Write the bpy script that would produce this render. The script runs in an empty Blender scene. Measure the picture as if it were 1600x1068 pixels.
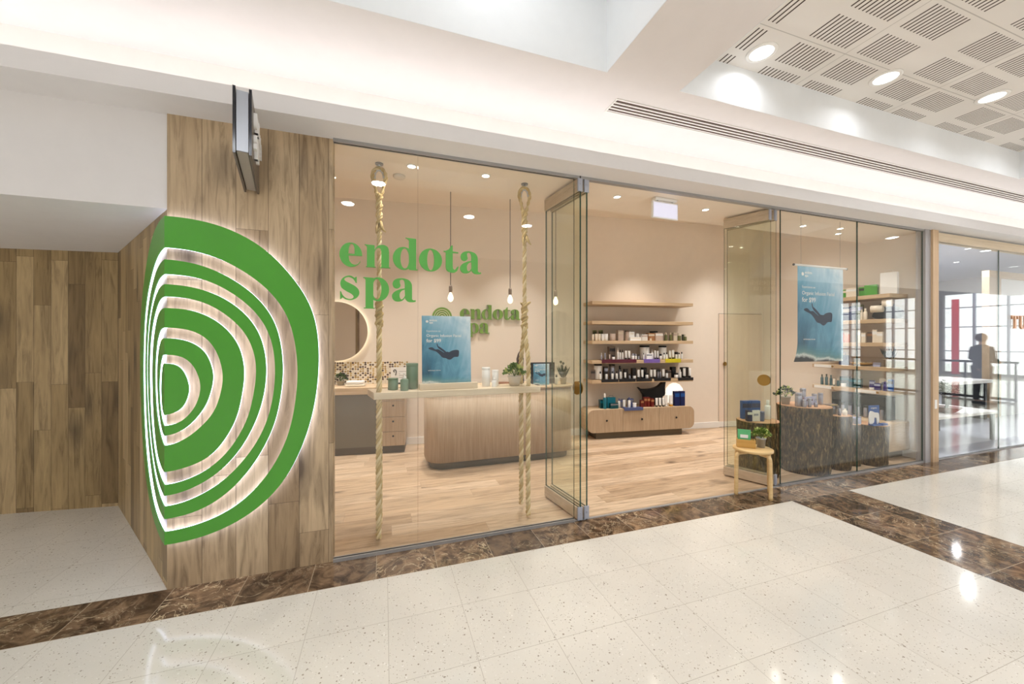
import bpy, math, random
from math import sin, cos, pi, radians, atan2, hypot
from mathutils import Vector, Matrix
random.seed(7)
S = bpy.context.scene
COL = S.collection

# ------------------------------------------------------------------ camera, sky, exposure
F_PX = 594.6
TH = math.atan(200 / F_PX)
cam_d = bpy.data.cameras.new('camera')
cam_d.sensor_width = 36.0
cam_d.lens = F_PX * 36.0 / 1600
cam_d.shift_y = -2 / 1600
cam_d.clip_start = 0.05
cam_d.clip_end = 200
cam = bpy.data.objects.new('camera', cam_d)
cam.location = (0, 0, 1.5)
cam.rotation_euler = (pi / 2, 0, -TH)
COL.objects.link(cam)
S.camera = cam

W = bpy.data.worlds.new('sky')
S.world = W
W.use_nodes = True
W.node_tree.nodes['Background'].inputs[0].default_value = (0.97, 0.98, 1.0, 1)
W.node_tree.nodes['Background'].inputs[1].default_value = 3.0

S.view_settings.view_transform = 'Standard'
S.view_settings.look = 'None'
S.view_settings.gamma = 1
S.view_settings.use_curve_mapping = False
S.view_settings.exposure = 0.62
S.cycles.max_bounces = 10
S.cycles.diffuse_bounces = 5
S.cycles.glossy_bounces = 6
S.cycles.transmission_bounces = 6
S.cycles.transparent_max_bounces = 28
S.cycles.use_denoising = True
S.cycles.sample_clamp_indirect = 6
S.cycles.blur_glossy = 0.5

WARM = (1.0, 0.95, 0.91)
COOL = (0.93, 0.96, 1.0)
P_STORE = 4.7      # watts of one shop downlight
P_MALL = 3.0       # watts of one mall downlight
COVE_E = 4.6
HALO_E = 3.0


def area(name, loc, size, power, color, rot=(0, 0, 0), sy=None):
    l = bpy.data.lights.new(name, 'AREA')
    l.energy = power
    l.color = color
    l.size = size
    if sy:
        l.shape = 'RECTANGLE'
        l.size_y = sy
    o = bpy.data.objects.new(name, l)
    o.location = loc
    o.rotation_euler = rot
    COL.objects.link(o)
    return o


# ------------------------------------------------------------------ materials
def srgb(r, g, b):
    def f(c):
        c /= 255
        return c / 12.92 if c <= .04045 else ((c + .055) / 1.055) ** 2.4
    return (f(r), f(g), f(b), 1)


class NT:
    def __init__(s, name):
        s.m = bpy.data.materials.new(name)
        s.m.use_nodes = True
        s.t = s.m.node_tree
        s.b = s.t.nodes['Principled BSDF']
        s.out = s.t.nodes['Material Output']

    def n(s, typ, **kw):
        nd = s.t.nodes.new(typ)
        for k, v in kw.items():
            setattr(nd, k, v)
        return nd

    def put(s, sock, v):
        if hasattr(v, 'is_output') or isinstance(v, bpy.types.NodeSocket):
            s.t.links.new(v, sock)
        elif v is not None:
            sock.default_value = v

    def math(s, op, a, b=None, c=None):
        nd = s.n('ShaderNodeMath', operation=op)
        s.put(nd.inputs[0], a)
        if b is not None:
            s.put(nd.inputs[1], b)
        if c is not None:
            s.put(nd.inputs[2], c)
        return nd.outputs[0]

    def xyz(s, kind='Object'):
        tc = s.n('ShaderNodeTexCoord')
        sp = s.n('ShaderNodeSeparateXYZ')
        s.t.links.new(tc.outputs[kind], sp.inputs[0])
        return sp.outputs[0], sp.outputs[1], sp.outputs[2], tc.outputs[kind]

    def vec(s, x, y, z=0.0):
        nd = s.n('ShaderNodeCombineXYZ')
        s.put(nd.inputs[0], x)
        s.put(nd.inputs[1], y)
        s.put(nd.inputs[2], z)
        return nd.outputs[0]

    def noise(s, v, scale=5, detail=4, rough=.55, dist=0):
        nd = s.n('ShaderNodeTexNoise')
        s.put(nd.inputs['Vector'], v)
        nd.inputs['Scale'].default_value = scale
        nd.inputs['Detail'].default_value = detail
        nd.inputs['Roughness'].default_value = rough
        nd.inputs['Distortion'].default_value = dist
        return nd.outputs[0]

    def vor(s, v, scale=5, feature='F1', rnd=1.0):
        nd = s.n('ShaderNodeTexVoronoi', feature=feature)
        s.put(nd.inputs['Vector'], v)
        nd.inputs['Scale'].default_value = scale
        nd.inputs['Randomness'].default_value = rnd
        return nd

    def ramp(s, v, stops, interp='LINEAR'):
        nd = s.n('ShaderNodeValToRGB')
        s.put(nd.inputs[0], v)
        cr = nd.color_ramp
        cr.interpolation = interp
        while len(cr.elements) < len(stops):
            cr.elements.new(0.5)
        for e, (p, c) in zip(cr.elements, stops):
            e.position = p
            e.color = c if len(c) == 4 else (*c, 1)
        return nd.outputs[0]

    def mix(s, f, a, b, blend='MIX'):
        nd = s.n('ShaderNodeMix', data_type='RGBA', blend_type=blend)
        s.put(nd.inputs[0], f)
        s.put(nd.inputs[6], a)
        s.put(nd.inputs[7], b)
        return nd.outputs[2]

    def rnd(s, x, y=None):
        nd = s.n('ShaderNodeTexWhiteNoise', noise_dimensions='2D')
        s.put(nd.inputs['Vector'], s.vec(x, y if y is not None else 0.0))
        return nd.outputs['Value']

    def bump(s, h, strength=.3, dist=.01):
        nd = s.n('ShaderNodeBump')
        nd.inputs['Strength'].default_value = strength
        nd.inputs['Distance'].default_value = dist
        s.put(nd.inputs['Height'], h)
        s.t.links.new(nd.outputs[0], s.b.inputs['Normal'])

    def set(s, color=None, rough=None, metal=None, spec=None, emit=None, estr=None, alpha=None, coat=None, trans=None):
        I = s.b.inputs
        if color is not None: s.put(I['Base Color'], color)
        if rough is not None: s.put(I['Roughness'], rough)
        if metal is not None: I['Metallic'].default_value = metal
        if spec is not None: I['Specular IOR Level'].default_value = spec
        if emit is not None: s.put(I['Emission Color'], emit)
        if estr is not None: I['Emission Strength'].default_value = estr
        if coat is not None: I['Coat Weight'].default_value = coat
        if trans is not None: I['Transmission Weight'].default_value = trans
        return s.m


_pm = {}


def plain(r, g, b, rough=.5, metal=0, spec=.5, var=.03):
    """plain painted / plastic surface with a faint procedural unevenness"""
    k = (r, g, b, rough, metal, spec)
    if k in _pm:
        return _pm[k]
    t = NT('surface_%d_%d_%d' % (r, g, b))
    x, y, z, v = t.xyz()
    c = srgb(r, g, b)
    nz = t.noise(v, 9, 3)
    f = t.math('MULTIPLY_ADD', nz, var * 2, 1 - var)
    col = t.mix(1.0, c, t.vec(f, f, f), 'MULTIPLY')
    _pm[k] = t.set(color=col, rough=rough, metal=metal, spec=spec)
    return _pm[k]


def emit(name, color, strength):
    t = NT(name)
    return t.set(color=(.8, .8, .8, 1), emit=(*color[:3], 1), estr=strength, rough=.4)


def plank_mat(name, ua, va, w, L, stops, knots=.06, rough=.45, seam=.75, gs=1.0, spec=.4):
    t = NT(name)
    o = t.xyz()
    u, v = o[ua], o[va]
    cu = t.math('DIVIDE', u, w)
    ci = t.math('FLOOR', cu)
    r1 = t.rnd(ci, 3.7)
    vv = t.math('ADD', t.math('DIVIDE', v, L), t.math('MULTIPLY', r1, 9.3))
    ri = t.math('FLOOR', vv)
    cell = t.rnd(ci, ri)
    base = t.ramp(cell, stops)
    gv = t.vec(t.math('MULTIPLY', u, 26 * gs), t.math('MULTIPLY', v, 2.2 * gs), t.math('MULTIPLY', cell, 37))
    g = t.noise(gv, 1.0, 6, .62, 1.1)
    gr = t.ramp(g, [(.28, (.50, .47, .44)), (.5, (.92, .91, .9)), (.72, (1.12, 1.11, 1.1))])
    col = t.mix(1.0, base, gr, 'MULTIPLY')
    big = t.noise(t.vec(t.math('MULTIPLY', u, 5), t.math('MULTIPLY', v, 1.1), t.math('MULTIPLY', cell, 11)), 1.0, 3)
    bg = t.ramp(big, [(.3, (.86, .84, .82)), (.7, (1.08, 1.08, 1.08))])
    col = t.mix(1.0, col, bg, 'MULTIPLY')
    if knots:
        kv = t.vec(t.math('MULTIPLY', u, 3.2), t.math('MULTIPLY', v, 1.55), t.math('MULTIPLY', cell, 5))
        vo = t.vor(kv, 1.0)
        wob = t.math('ADD', vo.outputs['Distance'], t.math('MULTIPLY', t.math('SUBTRACT', g, .5), .10))
        kf = t.ramp(wob, [(knots * .35, (1, 1, 1)), (knots, (0.55, .55, .55)), (knots * 2.2, (0, 0, 0))])
        col = t.mix(t.math('MULTIPLY', kf, .8), col, srgb(58, 44, 34))
    fu = t.math('FRACT', cu)
    fv = t.math('FRACT', vv)
    e1 = t.math('LESS_THAN', fu, .003 / w)
    e2 = t.math('LESS_THAN', fv, .0022 / L)
    e = t.math('MULTIPLY', t.math('MAXIMUM', e1, e2), seam)
    col = t.mix(e, col, srgb(60, 45, 32))
    t.bump(t.math('SUBTRACT', t.math('MULTIPLY', g, .2), e), .25, .004)
    return t.set(color=col, rough=rough, spec=spec)


def veneer(name, ua, va, c1, c2, rough=.45, gs=1.0):
    t = NT(name)
    o = t.xyz()
    g = t.noise(t.vec(t.math('MULTIPLY', o[ua], 70 * gs), t.math('MULTIPLY', o[va], 2.5 * gs), t.math('MULTIPLY', o[3 - ua - va], 8)), 1.0, 5, .6, .4)
    col = t.ramp(g, [(.3, srgb(*c1)), (.7, srgb(*c2))])
    t.bump(g, .05, .002)
    return t.set(color=col, rough=rough)


def glass(name, tint=(.985, .99, .983), k=1.0):
    t = NT(name)
    geo = t.n('ShaderNodeNewGeometry')
    dp = t.n('ShaderNodeVectorMath', operation='DOT_PRODUCT')
    t.t.links.new(geo.outputs['Normal'], dp.inputs[0])
    t.t.links.new(geo.outputs['Incoming'], dp.inputs[1])
    c = t.math('ABSOLUTE', dp.outputs['Value'])
    fr = t.math('MULTIPLY_ADD', t.math('POWER', t.math('SUBTRACT', 1.0, c), 5.0), .96 * k, .04 * k)
    tr = t.n('ShaderNodeBsdfTransparent')
    tr.inputs[0].default_value = (*tint, 1)
    gl = t.n('ShaderNodeBsdfGlossy')
    gl.inputs['Roughness'].default_value = 0.0
    gl.inputs['Color'].default_value = (.97, 1, .98, 1)
    mx = t.n('ShaderNodeMixShader')
    t.t.links.new(fr, mx.inputs[0])
    t.t.links.new(tr.outputs[0], mx.inputs[1])
    t.t.links.new(gl.outputs[0], mx.inputs[2])
    t.t.links.new(mx.outputs[0], t.out.inputs[0])
    return t.m


def terrazzo():
    t = NT('terrazzo')
    x, y, z, v = t.xyz()
    n1 = t.noise(v, 1.3, 3)
    base = t.ramp(n1, [(.3, srgb(209, 205, 195)), (.7, srgb(222, 217, 206))])
    col = base
    for sc, th, dens in ((75, .26, .38), (150, .28, .45), (38, .17, .16)):
        vo = t.vor(v, sc)
        sp = t.n('ShaderNodeSeparateColor')
        t.t.links.new(vo.outputs['Color'], sp.inputs[0])
        near = t.math('LESS_THAN', vo.outputs['Distance'], t.math('MULTIPLY', sp.outputs[1], th * 1.4))
        keep = t.math('LESS_THAN', sp.outputs[0], dens)
        cc = t.ramp(sp.outputs[2], [(0, srgb(118, 104, 86)), (.35, srgb(168, 156, 136)), (.6, srgb(190, 182, 166)), (1, srgb(236, 233, 226))])
        col = t.mix(t.math('MULTIPLY', t.math('MULTIPLY', near, keep), .75), col, cc)
    fx = t.math('FRACT', t.math('DIVIDE', t.math('ADD', x, .38), .4))
    fy = t.math('FRACT', t.math('DIVIDE', t.math('ADD', y, 1.06), .4))
    e = t.math('MAXIMUM', t.math('LESS_THAN', fx, .006), t.math('LESS_THAN', fy, .006))
    cell = t.rnd(t.math('FLOOR', t.math('DIVIDE', t.math('ADD', x, .38), .4)), t.math('FLOOR', t.math('DIVIDE', t.math('ADD', y, 1.06), .4)))
    tone = t.math('MULTIPLY_ADD', cell, .035, .975)
    col = t.mix(1.0, col, t.vec(tone, tone, tone), 'MULTIPLY')
    col = t.mix(t.math('MULTIPLY', e, .8), col, srgb(168, 160, 146))
    return t.set(color=col, rough=.09, spec=.5)


def marble():
    t = NT('brown_marble')
    x, y, z, v = t.xyz()
    cx = t.math('FLOOR', t.math('DIVIDE', t.math('ADD', x, .05), .385))
    cy = t.math('FLOOR', t.math('DIVIDE', t.math('SUBTRACT', y, 2.54), .4))
    cell = t.rnd(cx, cy)
    p = t.vec(x, y, t.math('MULTIPLY', cell, 20))
    n1 = t.noise(p, 6, 8, .65, 1.5)
    base = t.ramp(n1, [(.28, srgb(44, 34, 26)), (.45, srgb(86, 68, 52)), (.62, srgb(140, 114, 88))])
    n2 = t.noise(p, 4.5, 6, .6, 2.5)
    vein = t.math('ABSOLUTE', t.math('SUBTRACT', n2, .5))
    vf = t.ramp(vein, [(0, (1, 1, 1)), (.007, (.6, .6, .6)), (.02, (0, 0, 0))])
    n3 = t.noise(p, 2.2, 3)
    vf = t.math('MULTIPLY', vf, t.ramp(n3, [(.42, (0, 0, 0)), (.6, (1, 1, 1))]))
    col = t.mix(vf, base, srgb(196, 176, 144))
    tone = t.math('MULTIPLY_ADD', cell, .7, .62)
    col = t.mix(1.0, col, t.vec(tone, tone, tone), 'MULTIPLY')
    fx = t.math('FRACT', t.math('DIVIDE', t.math('ADD', x, .05), .385))
    fy = t.math('FRACT', t.math('DIVIDE', t.math('SUBTRACT', y, 2.54), .4))
    e = t.math('MAXIMUM', t.math('LESS_THAN', fx, .009), t.math('LESS_THAN', fy, .009))
    col = t.mix(t.math('MULTIPLY', e, .85), col, srgb(186, 168, 142))
    return t.set(color=col, rough=.07, spec=.35)


def slot_ceiling():
    t = NT('slotted_ceiling_tile')
    x, y, z, v = t.xyz()
    px = t.math('MULTIPLY', t.math('FRACT', t.math('DIVIDE', t.math('SUBTRACT', x, 2.03), 1.17)), 1.17)
    py = t.math('MULTIPLY', t.math('FRACT', t.math('DIVIDE', t.math('SUBTRACT', y, 1.372), .245)), .245)
    py2 = t.math('MULTIPLY', t.math('FRACT', t.math('DIVIDE', t.math('SUBTRACT', y, 1.372), .49)), .49)

    def inside(p, a, b):
        return t.math('MULTIPLY', t.math('GREATER_THAN', p, a), t.math('LESS_THAN', p, b))
    blk = t.math('MAXIMUM', inside(px, .05, .44), inside(px, .725, 1.125))
    rowm = inside(py, .03, .215)
    ln = t.math('LESS_THAN', t.math('FRACT', t.math('DIVIDE', px, .0355)), .33)
    m = t.math('MULTIPLY', t.math('MULTIPLY', blk, rowm), ln)
    seam = t.math('MAXIMUM', t.math('LESS_THAN', px, .006), t.math('LESS_THAN', py2, .006))
    col = t.mix(m, srgb(226, 221, 215), srgb(70, 56, 46))
    col = t.mix(t.math('MULTIPLY', seam, .45), col, srgb(120, 112, 104))
    t.bump(t.math('SUBTRACT', 1.0, m), .4, .01)
    return t.set(color=col, rough=.75)


def mosaic_mat():
    t = NT('hexagon_mosaic')
    x, y, z, v = t.xyz()
    vo = t.vor(t.vec(t.math('MULTIPLY', x, 30), t.math('MULTIPLY', z, 34), 0.0), 1.0, rnd=.25)
    sp = t.n('ShaderNodeSeparateColor')
    t.t.links.new(vo.outputs['Color'], sp.inputs[0])
    c = t.ramp(sp.outputs[0], [(0, srgb(92, 72, 56)), (.28, srgb(176, 146, 92)), (.5, srgb(228, 216, 196)), (.8, srgb(204, 176, 120))], 'CONSTANT')
    e = t.math('GREATER_THAN', vo.outputs['Distance'], .48)
    return t.set(color=t.mix(e, c, srgb(238, 230, 216)), rough=.3)


def bark_mat():
    t = NT('bark')
    x, y, z, v = t.xyz()
    a = t.n('ShaderNodeMath', operation='ARCTAN2')
    t.put(a.inputs[0], y)
    t.put(a.inputs[1], x)
    p = t.vec(t.math('MULTIPLY', a.outputs[0], 5), t.math('MULTIPLY', z, 5.5), 0.0)
    n = t.noise(p, 1.6, 8, .68, 1.2)
    col = t.ramp(n, [(.36, srgb(24, 17, 11)), (.47, srgb(62, 46, 30)), (.56, srgb(112, 88, 56)), (.68, srgb(172, 146, 100))])
    n2 = t.noise(v, 3, 2)
    col = t.mix(t.math('MULTIPLY', n2, .25), col, srgb(96, 80, 44))
    t.bump(n, .9, .025)
    return t.set(color=col, rough=.9, spec=.2)


def rings_mat():
    t = NT('cut_wood_rings')
    x, y, z, v = t.xyz()
    r = t.math('SQRT', t.math('ADD', t.math('MULTIPLY', x, x), t.math('MULTIPLY', y, y)))
    n = t.noise(v, 8, 3)
    w = t.math('SINE', t.math('MULTIPLY', t.math('ADD', r, t.math('MULTIPLY', n, .03)), 420))
    col = t.ramp(t.math('MULTIPLY_ADD', w, .5, .5), [(0, srgb(176, 128, 92)), (1, srgb(206, 164, 126))])
    return t.set(color=col, rough=.7)


def poster_mat():
    # local x across, z up, both about 0..1
    t = NT('underwater_print')
    x, y, z, v = t.xyz('Generated')
    n = t.noise(t.vec(t.math('MULTIPLY', x, 3), 0.0, t.math('MULTIPLY', z, 2.2)), 1.2, 6, .6, .8)
    ray = t.noise(t.vec(t.math('MULTIPLY', t.math('SUBTRACT', x, t.math('MULTIPLY', z, .35)), 8), 0.0, 0.0), 1.0, 3)
    g = t.math('ADD', t.math('MULTIPLY', z, .48), t.math('MULTIPLY', x, .40))
    g = t.math('ADD', g, t.math('MULTIPLY', t.math('SUBTRACT', n, .5), .55))
    g = t.math('ADD', g, t.math('MULTIPLY', t.math('SUBTRACT', ray, .5), .3))
    col = t.ramp(g, [(0.05, srgb(28, 74, 98)), (.22, srgb(58, 120, 150)), (.42, srgb(104, 164, 192)), (.66, srgb(166, 202, 222)), (.88, srgb(226, 238, 246))])
    # surf and rocks at the foot
    h = t.math('ADD', z, t.math('MULTIPLY', t.math('SUBTRACT', n, .5), .12))
    h = t.math('ADD', h, t.math('MULTIPLY', x, .06))
    foot = t.ramp(h, [(0, srgb(30, 34, 40)), (.045, srgb(44, 50, 56)), (.075, srgb(222, 230, 226)), (.10, srgb(120, 160, 160)), (.16, srgb(96, 160, 168))])
    fm = t.ramp(h, [(.08, (1, 1, 1)), (.2, (0, 0, 0))])
    col = t.mix(fm, col, foot)
    return t.set(color=col, rough=.35)


def M(name):
    return MATS[name]


MATS = {
    'white': plain(236, 233, 228, .6),
    'ceil': plain(226, 221, 220, .75),
    'fascia': plain(224, 221, 220, .7),
    'store_wall': plain(232, 220, 205, .8),
    'store_ceil': plain(236, 224, 208, .8),
    'recess': plain(236, 238, 240, .6),
    'grey_wall': plain(196, 196, 200, .7),
    'mall_wall': plain(104, 100, 96, .6),
    'metal': plain(150, 150, 152, .32, 1.0),
    'steel': plain(168, 167, 166, .45, .5),
    'plastic_grey': plain(172, 176, 188, .4),
    'galv': plain(190, 192, 196, .35, .9),
    'brass': plain(186, 150, 84, .35, 1.0),
    'black': plain(22, 22, 24, .45),
    'dark': plain(52, 46, 44, .5),
    'green': plain(78, 158, 50, .32),
    'green_letter': plain(90, 172, 76, .4),
    'green_back': plain(110, 148, 50, .55),
    'green_edge': plain(18, 60, 46, .12),
    'columnwood': plank_mat('column_boards', 0, 2, .178, 1.45, [(0, srgb(122, 100, 76)), (.10, srgb(150, 127, 98)), (.25, srgb(176, 152, 120)), (.6, srgb(190, 167, 135)), (1, srgb(204, 182, 150))], .17),
    'sidewood': plank_mat('side_boards', 0, 2, .125, 1.1, [(0, srgb(124, 102, 70)), (.3, srgb(158, 134, 94)), (.7, srgb(182, 158, 114)), (1, srgb(198, 174, 132))], .16),
    'oakfloor': plank_mat('oak_floor', 1, 0, .18, 1.9, [(0, srgb(180, 154, 125)), (.5, srgb(194, 169, 140)), (1, srgb(206, 183, 156))], .085, .38, .35),
    'oak': veneer('oak_veneer', 0, 2, (166, 141, 113), (190, 167, 139)),
    'oakh': veneer('oak_veneer_flat', 2, 0, (184, 156, 120), (206, 180, 146)),
    'oaky': veneer('oak_veneer_deep', 2, 1, (184, 156, 120), (206, 180, 146)),
    'pale': veneer('pale_timber', 2, 0, (206, 186, 156), (226, 208, 180), .5, .6),
    'palev': veneer('pale_timber_upright', 0, 2, (200, 168, 130), (220, 190, 154), .5, .6),
    'rail': veneer('timber_rail', 2, 1, (184, 166, 140), (206, 188, 164), .5, .7),
    'birch': veneer('birch', 2, 0, (206, 172, 116), (226, 196, 144), .4, .6),
    'bamboo': veneer('bamboo', 2, 0, (186, 142, 70), (208, 166, 92), .4, .6),
    'plinth': plain(96, 84, 66, .6),
    'terrazzo': terrazzo(),
    'marble': marble(),
    'slots': slot_ceiling(),
    'mosaic': mosaic_mat(),
    'bark': bark_mat(),
    'rings': rings_mat(),
    'poster': poster_mat(),
    'glass': glass('clear_glass'),
    'leafglass': glass('green_tinted_glass', (.952, .968, .935)),
    'rope': plain(190, 164, 112, .9, var=.15),
    'rope_lit': plain(204, 182, 134, .9, var=.15),  # paler strand copies, helical highlights of the rope painted into the colour
    'rope_lit_pale': plain(226, 208, 166, .9, var=.1),
    'leaf': plain(98, 128, 50, .5, var=.25),
    'leaf2': plain(196, 206, 120, .5, var=.15),
    'leafd': plain(46, 58, 36, .55, var=.25),
    'soil': plain(48, 38, 30, .9),
    'pot': plain(216, 206, 192, .6),
    'potgrey': plain(176, 168, 150, .6),
    'mirror': plain(226, 226, 226, .03, 1.0),
    'white_gloss': plain(240, 238, 234, .3),
    'cream': plain(232, 220, 200, .4),
    'sage': plain(112, 136, 112, .4),
    'darkgreen': plain(52, 60, 34, .35),
    'olive': plain(116, 118, 74, .35),
    'pinkish': plain(206, 186, 172, .5),
    'copper': plain(196, 142, 98, .35, .3),
    'taupe': plain(120, 104, 92, .5),
    'maroon': plain(84, 22, 42, .4),
    'purple': plain(116, 92, 168, .4),
    'lime': plain(196, 184, 26, .4),
    'bluegrey': plain(78, 88, 130, .4),
    'navy': plain(16, 30, 84, .35),
    'blue': plain(28, 84, 160, .35),
    'violet': plain(70, 58, 122, .35),
    'teal': plain(14, 112, 132, .35),
    'teal_d': plain(14, 72, 78, .35),
    'red': plain(116, 28, 24, .4),
    'coral': plain(232, 150, 126, .4),
    'silver': plain(172, 172, 184, .25, .7),
    'orange': plain(224, 160, 40, .4),
    'mint': plain(96, 186, 124, .4),
    'lav': plain(172, 176, 206, .4),
    'skin': plain(214, 170, 144, .5),
    'bright_red': plain(214, 52, 66, .4),
    'halo': emit('white_led_edge', (.62, .71, 1.0), HALO_E),
    'cove': emit('cove_led', (1.0, .98, .985), COVE_E),
    'lamp_warm': emit('warm_lamp_lens', (1.0, .9, .75), 14),
    'lamp_cool': emit('cool_lamp_lens', (.96, .98, 1.0), 2.2),
    'exit': emit('exit_light_panel', (.60, .62, .95), .34),
    'bulb': emit('bulb_glow', (1.0, .80, .52), 2.4),
    'egg': emit('egg_lamp_glow', (1.0, .86, .72), .75),
    'ringlight': emit('mirror_backlight', (1.0, .88, .66), 2.2),
    'sign_metal': plain(168, 172, 180, .3, .6),
}


# ------------------------------------------------------------------ mesh building
class MB:
    def __init__(s):
        s.v, s.f, s.m, s.sm = [], [], [], []

    def quad(s, pts, m=0, smooth=False):
        b = len(s.v)
        s.v += [tuple(p) for p in pts]
        s.f.append(tuple(range(b, b + len(pts))))
        s.m.append(m)
        s.sm.append(smooth)
        return s

    def box(s, x0, x1, y0, y1, z0, z1, m=0, mf=None):
        b = len(s.v)
        s.v += [(x0, y0, z0), (x1, y0, z0), (x1, y1, z0), (x0, y1, z0), (x0, y0, z1), (x1, y0, z1), (x1, y1, z1), (x0, y1, z1)]
        fs = [(3, 2, 1, 0), (4, 5, 6, 7), (0, 1, 5, 4), (1, 2, 6, 5), (2, 3, 7, 6), (3, 0, 4, 7)]
        for i, q in enumerate(fs):
            s.f.append(tuple(b + k for k in q))
            s.m.append(m if mf is None else mf[i])
            s.sm.append(False)
        return s

    def prism(s, pts, z0, z1, m=0, mside=None, smooth=False):
        """polygon (ccw) in xy pulled from z0 to z1"""
        n = len(pts)
        b = len(s.v)
        s.v += [(p[0], p[1], z0) for p in pts] + [(p[0], p[1], z1) for p in pts]
        s.f += [tuple(b + i for i in reversed(range(n))), tuple(b + n + i for i in range(n))]
        s.m += [m, m]
        s.sm += [False, False]
        for i in range(n):
            j = (i + 1) % n
            s.f.append((b + i, b + j, b + n + j, b + n + i))
            s.m.append(m if mside is None else mside)
            s.sm.append(smooth)
        return s

    def line(s, p, q, th, z0, z1, m=0, side=0.0, mf=None):
        """upright slab from p to q, th thick, side: 0 centred, +1 all to the left of p->q"""
        dx, dy = q[0] - p[0], q[1] - p[1]
        L = hypot(dx, dy)
        nx, ny = -dy / L, dx / L
        a = th * (side - 1) / 2
        c = th * (side + 1) / 2
        P = [(p[0] + nx * a, p[1] + ny * a), (q[0] + nx * a, q[1] + ny * a), (q[0] + nx * c, q[1] + ny * c), (p[0] + nx * c, p[1] + ny * c)]
        b = len(s.v)
        s.v += [(x, y, z0) for x, y in P] + [(x, y, z1) for x, y in P]
        fs = [(3, 2, 1, 0), (4, 5, 6, 7), (0, 1, 5, 4), (1, 2, 6, 5), (2, 3, 7, 6), (3, 0, 4, 7)]
        for i, qd in enumerate(fs):
            s.f.append(tuple(b + k for k in qd))
            s.m.append(m if mf is None else mf[i])
            s.sm.append(False)
        return s

    def lathe(s, prof, n=20, m=0, cx=0, cy=0, cz=0, wob=None):
        b = len(s.v)
        for r, z in prof:
            for i in range(n):
                a = 2 * pi * i / n
                rr = r if wob is None else r * wob(a, z)
                s.v.append((cx + rr * cos(a), cy + rr * sin(a), cz + z))
        for k in range(len(prof) - 1):
            for i in range(n):
                j = (i + 1) % n
                s.f.append((b + k * n + i, b + k * n + j, b + (k + 1) * n + j, b + (k + 1) * n + i))
                s.m.append(m)
                s.sm.append(True)
        for k, rev in ((0, True), (len(prof) - 1, False)):
            if prof[k][0] > 1e-5:
                ids = [b + k * n + i for i in range(n)]
                s.f.append(tuple(reversed(ids)) if rev else tuple(ids))
                s.m.append(m)
                s.sm.append(False)
        return s

    def tube(s, pts, r, n=10, m=0, twist=0.0, lobes=0, depth=.25):
        P = [Vector(p) for p in pts]
        b = len(s.v)
        up = Vector((0, 1, 0)) if abs((P[-1] - P[0]).normalized().y) < .8 else Vector((1, 0, 0))
        dist = 0
        N = None
        for i, p in enumerate(P):
            t = (P[min(i + 1, len(P) - 1)] - P[max(i - 1, 0)]).normalized()
            if N is None:
                N = t.cross(up).normalized()
            else:
                N = (N - t * N.dot(t)).normalized()
            Bv = t.cross(N)
            if i:
                dist += (P[i] - P[i - 1]).length
            rr = r[i] if isinstance(r, (list, tuple)) else r
            for k in range(n):
                a = 2 * pi * k / n
                q = rr
                if lobes:
                    q = rr * (1 - depth + depth * abs(cos(lobes / 2 * (a + twist * dist))))
                s.v.append(tuple(p + N * (q * cos(a)) + Bv * (q * sin(a))))
        for i in range(len(P) - 1):
            for k in range(n):
                j = (k + 1) % n
                s.f.append((b + i * n + k, b + i * n + j, b + (i + 1) * n + j, b + (i + 1) * n + k))
                s.m.append(m)
                s.sm.append(True)
        for i, rev in ((0, False), (len(P) - 1, True)):
            ids = [b + i * n + k for k in range(n)]
            s.f.append(tuple(ids) if rev else tuple(reversed(ids)))
            s.m.append(m)
            s.sm.append(False)
        return s

    def rope(s, pts, r, twist=55.0, m=0, n=9):
        P = [Vector(p) for p in pts]
        up = Vector((0, 1, 0)) if abs((P[-1] - P[0]).normalized().y) < .8 else Vector((1, 0, 0))
        fr, N, dist = [], None, 0
        for i, p in enumerate(P):
            t = (P[min(i + 1, len(P) - 1)] - P[max(i - 1, 0)]).normalized()
            N = t.cross(up).normalized() if N is None else (N - t * N.dot(t)).normalized()
            if i:
                dist += (P[i] - P[i - 1]).length
            fr.append((p, N.copy(), t.cross(N), dist))
        for k in range(3):
            q = []
            for i, (p, a, b_, ds) in enumerate(fr):
                rr = r[i] if isinstance(r, (list, tuple)) else r
                an = 2 * pi * k / 3 + twist * ds
                q.append(tuple(p + a * (rr * .56 * cos(an)) + b_ * (rr * .56 * sin(an))))
            s.tube(q, [(r[i] if isinstance(r, (list, tuple)) else r) * .49 for i in range(len(q))], n, k)
        return s

    def ball(s, c, r, n=16, m=0, sz=1.0):
        k = max(6, n // 2)
        prof = [(max(1e-4, r * sin(pi * i / k)), -r * sz * cos(pi * i / k)) for i in range(k + 1)]
        return s.lathe(prof, n, m, *c)

    def mesh(s, name, mats):
        me = bpy.data.meshes.new(name)
        me.from_pydata(s.v, [], s.f)
        for mt in (mats if isinstance(mats, (list, tuple)) else [mats]):
            me.materials.append(M(mt) if isinstance(mt, str) else mt)
        me.polygons.foreach_set('material_index', s.m)
        me.polygons.foreach_set('use_smooth', s.sm)
        me.update()
        return me

    def build(s, name, mats, parent=None, loc=(0, 0, 0), rz=0, bevel=0):
        o = bpy.data.objects.new(name, s.mesh(name, mats))
        COL.objects.link(o)
        o.location = loc
        o.rotation_euler = (0, 0, rz)
        if parent:
            o.parent = parent
        if bevel:
            b = o.modifiers.new('bevel', 'BEVEL')
            b.width = bevel
            b.segments = 2
            b.limit_method = 'ANGLE'
            b.angle_limit = radians(40)
        return o


def tag(o, label=None, cat=None, group=None, kind=None):
    if label: o['label'] = label
    if cat: o['category'] = cat
    if group: o['group'] = group
    if kind: o['kind'] = kind
    return o


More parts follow.
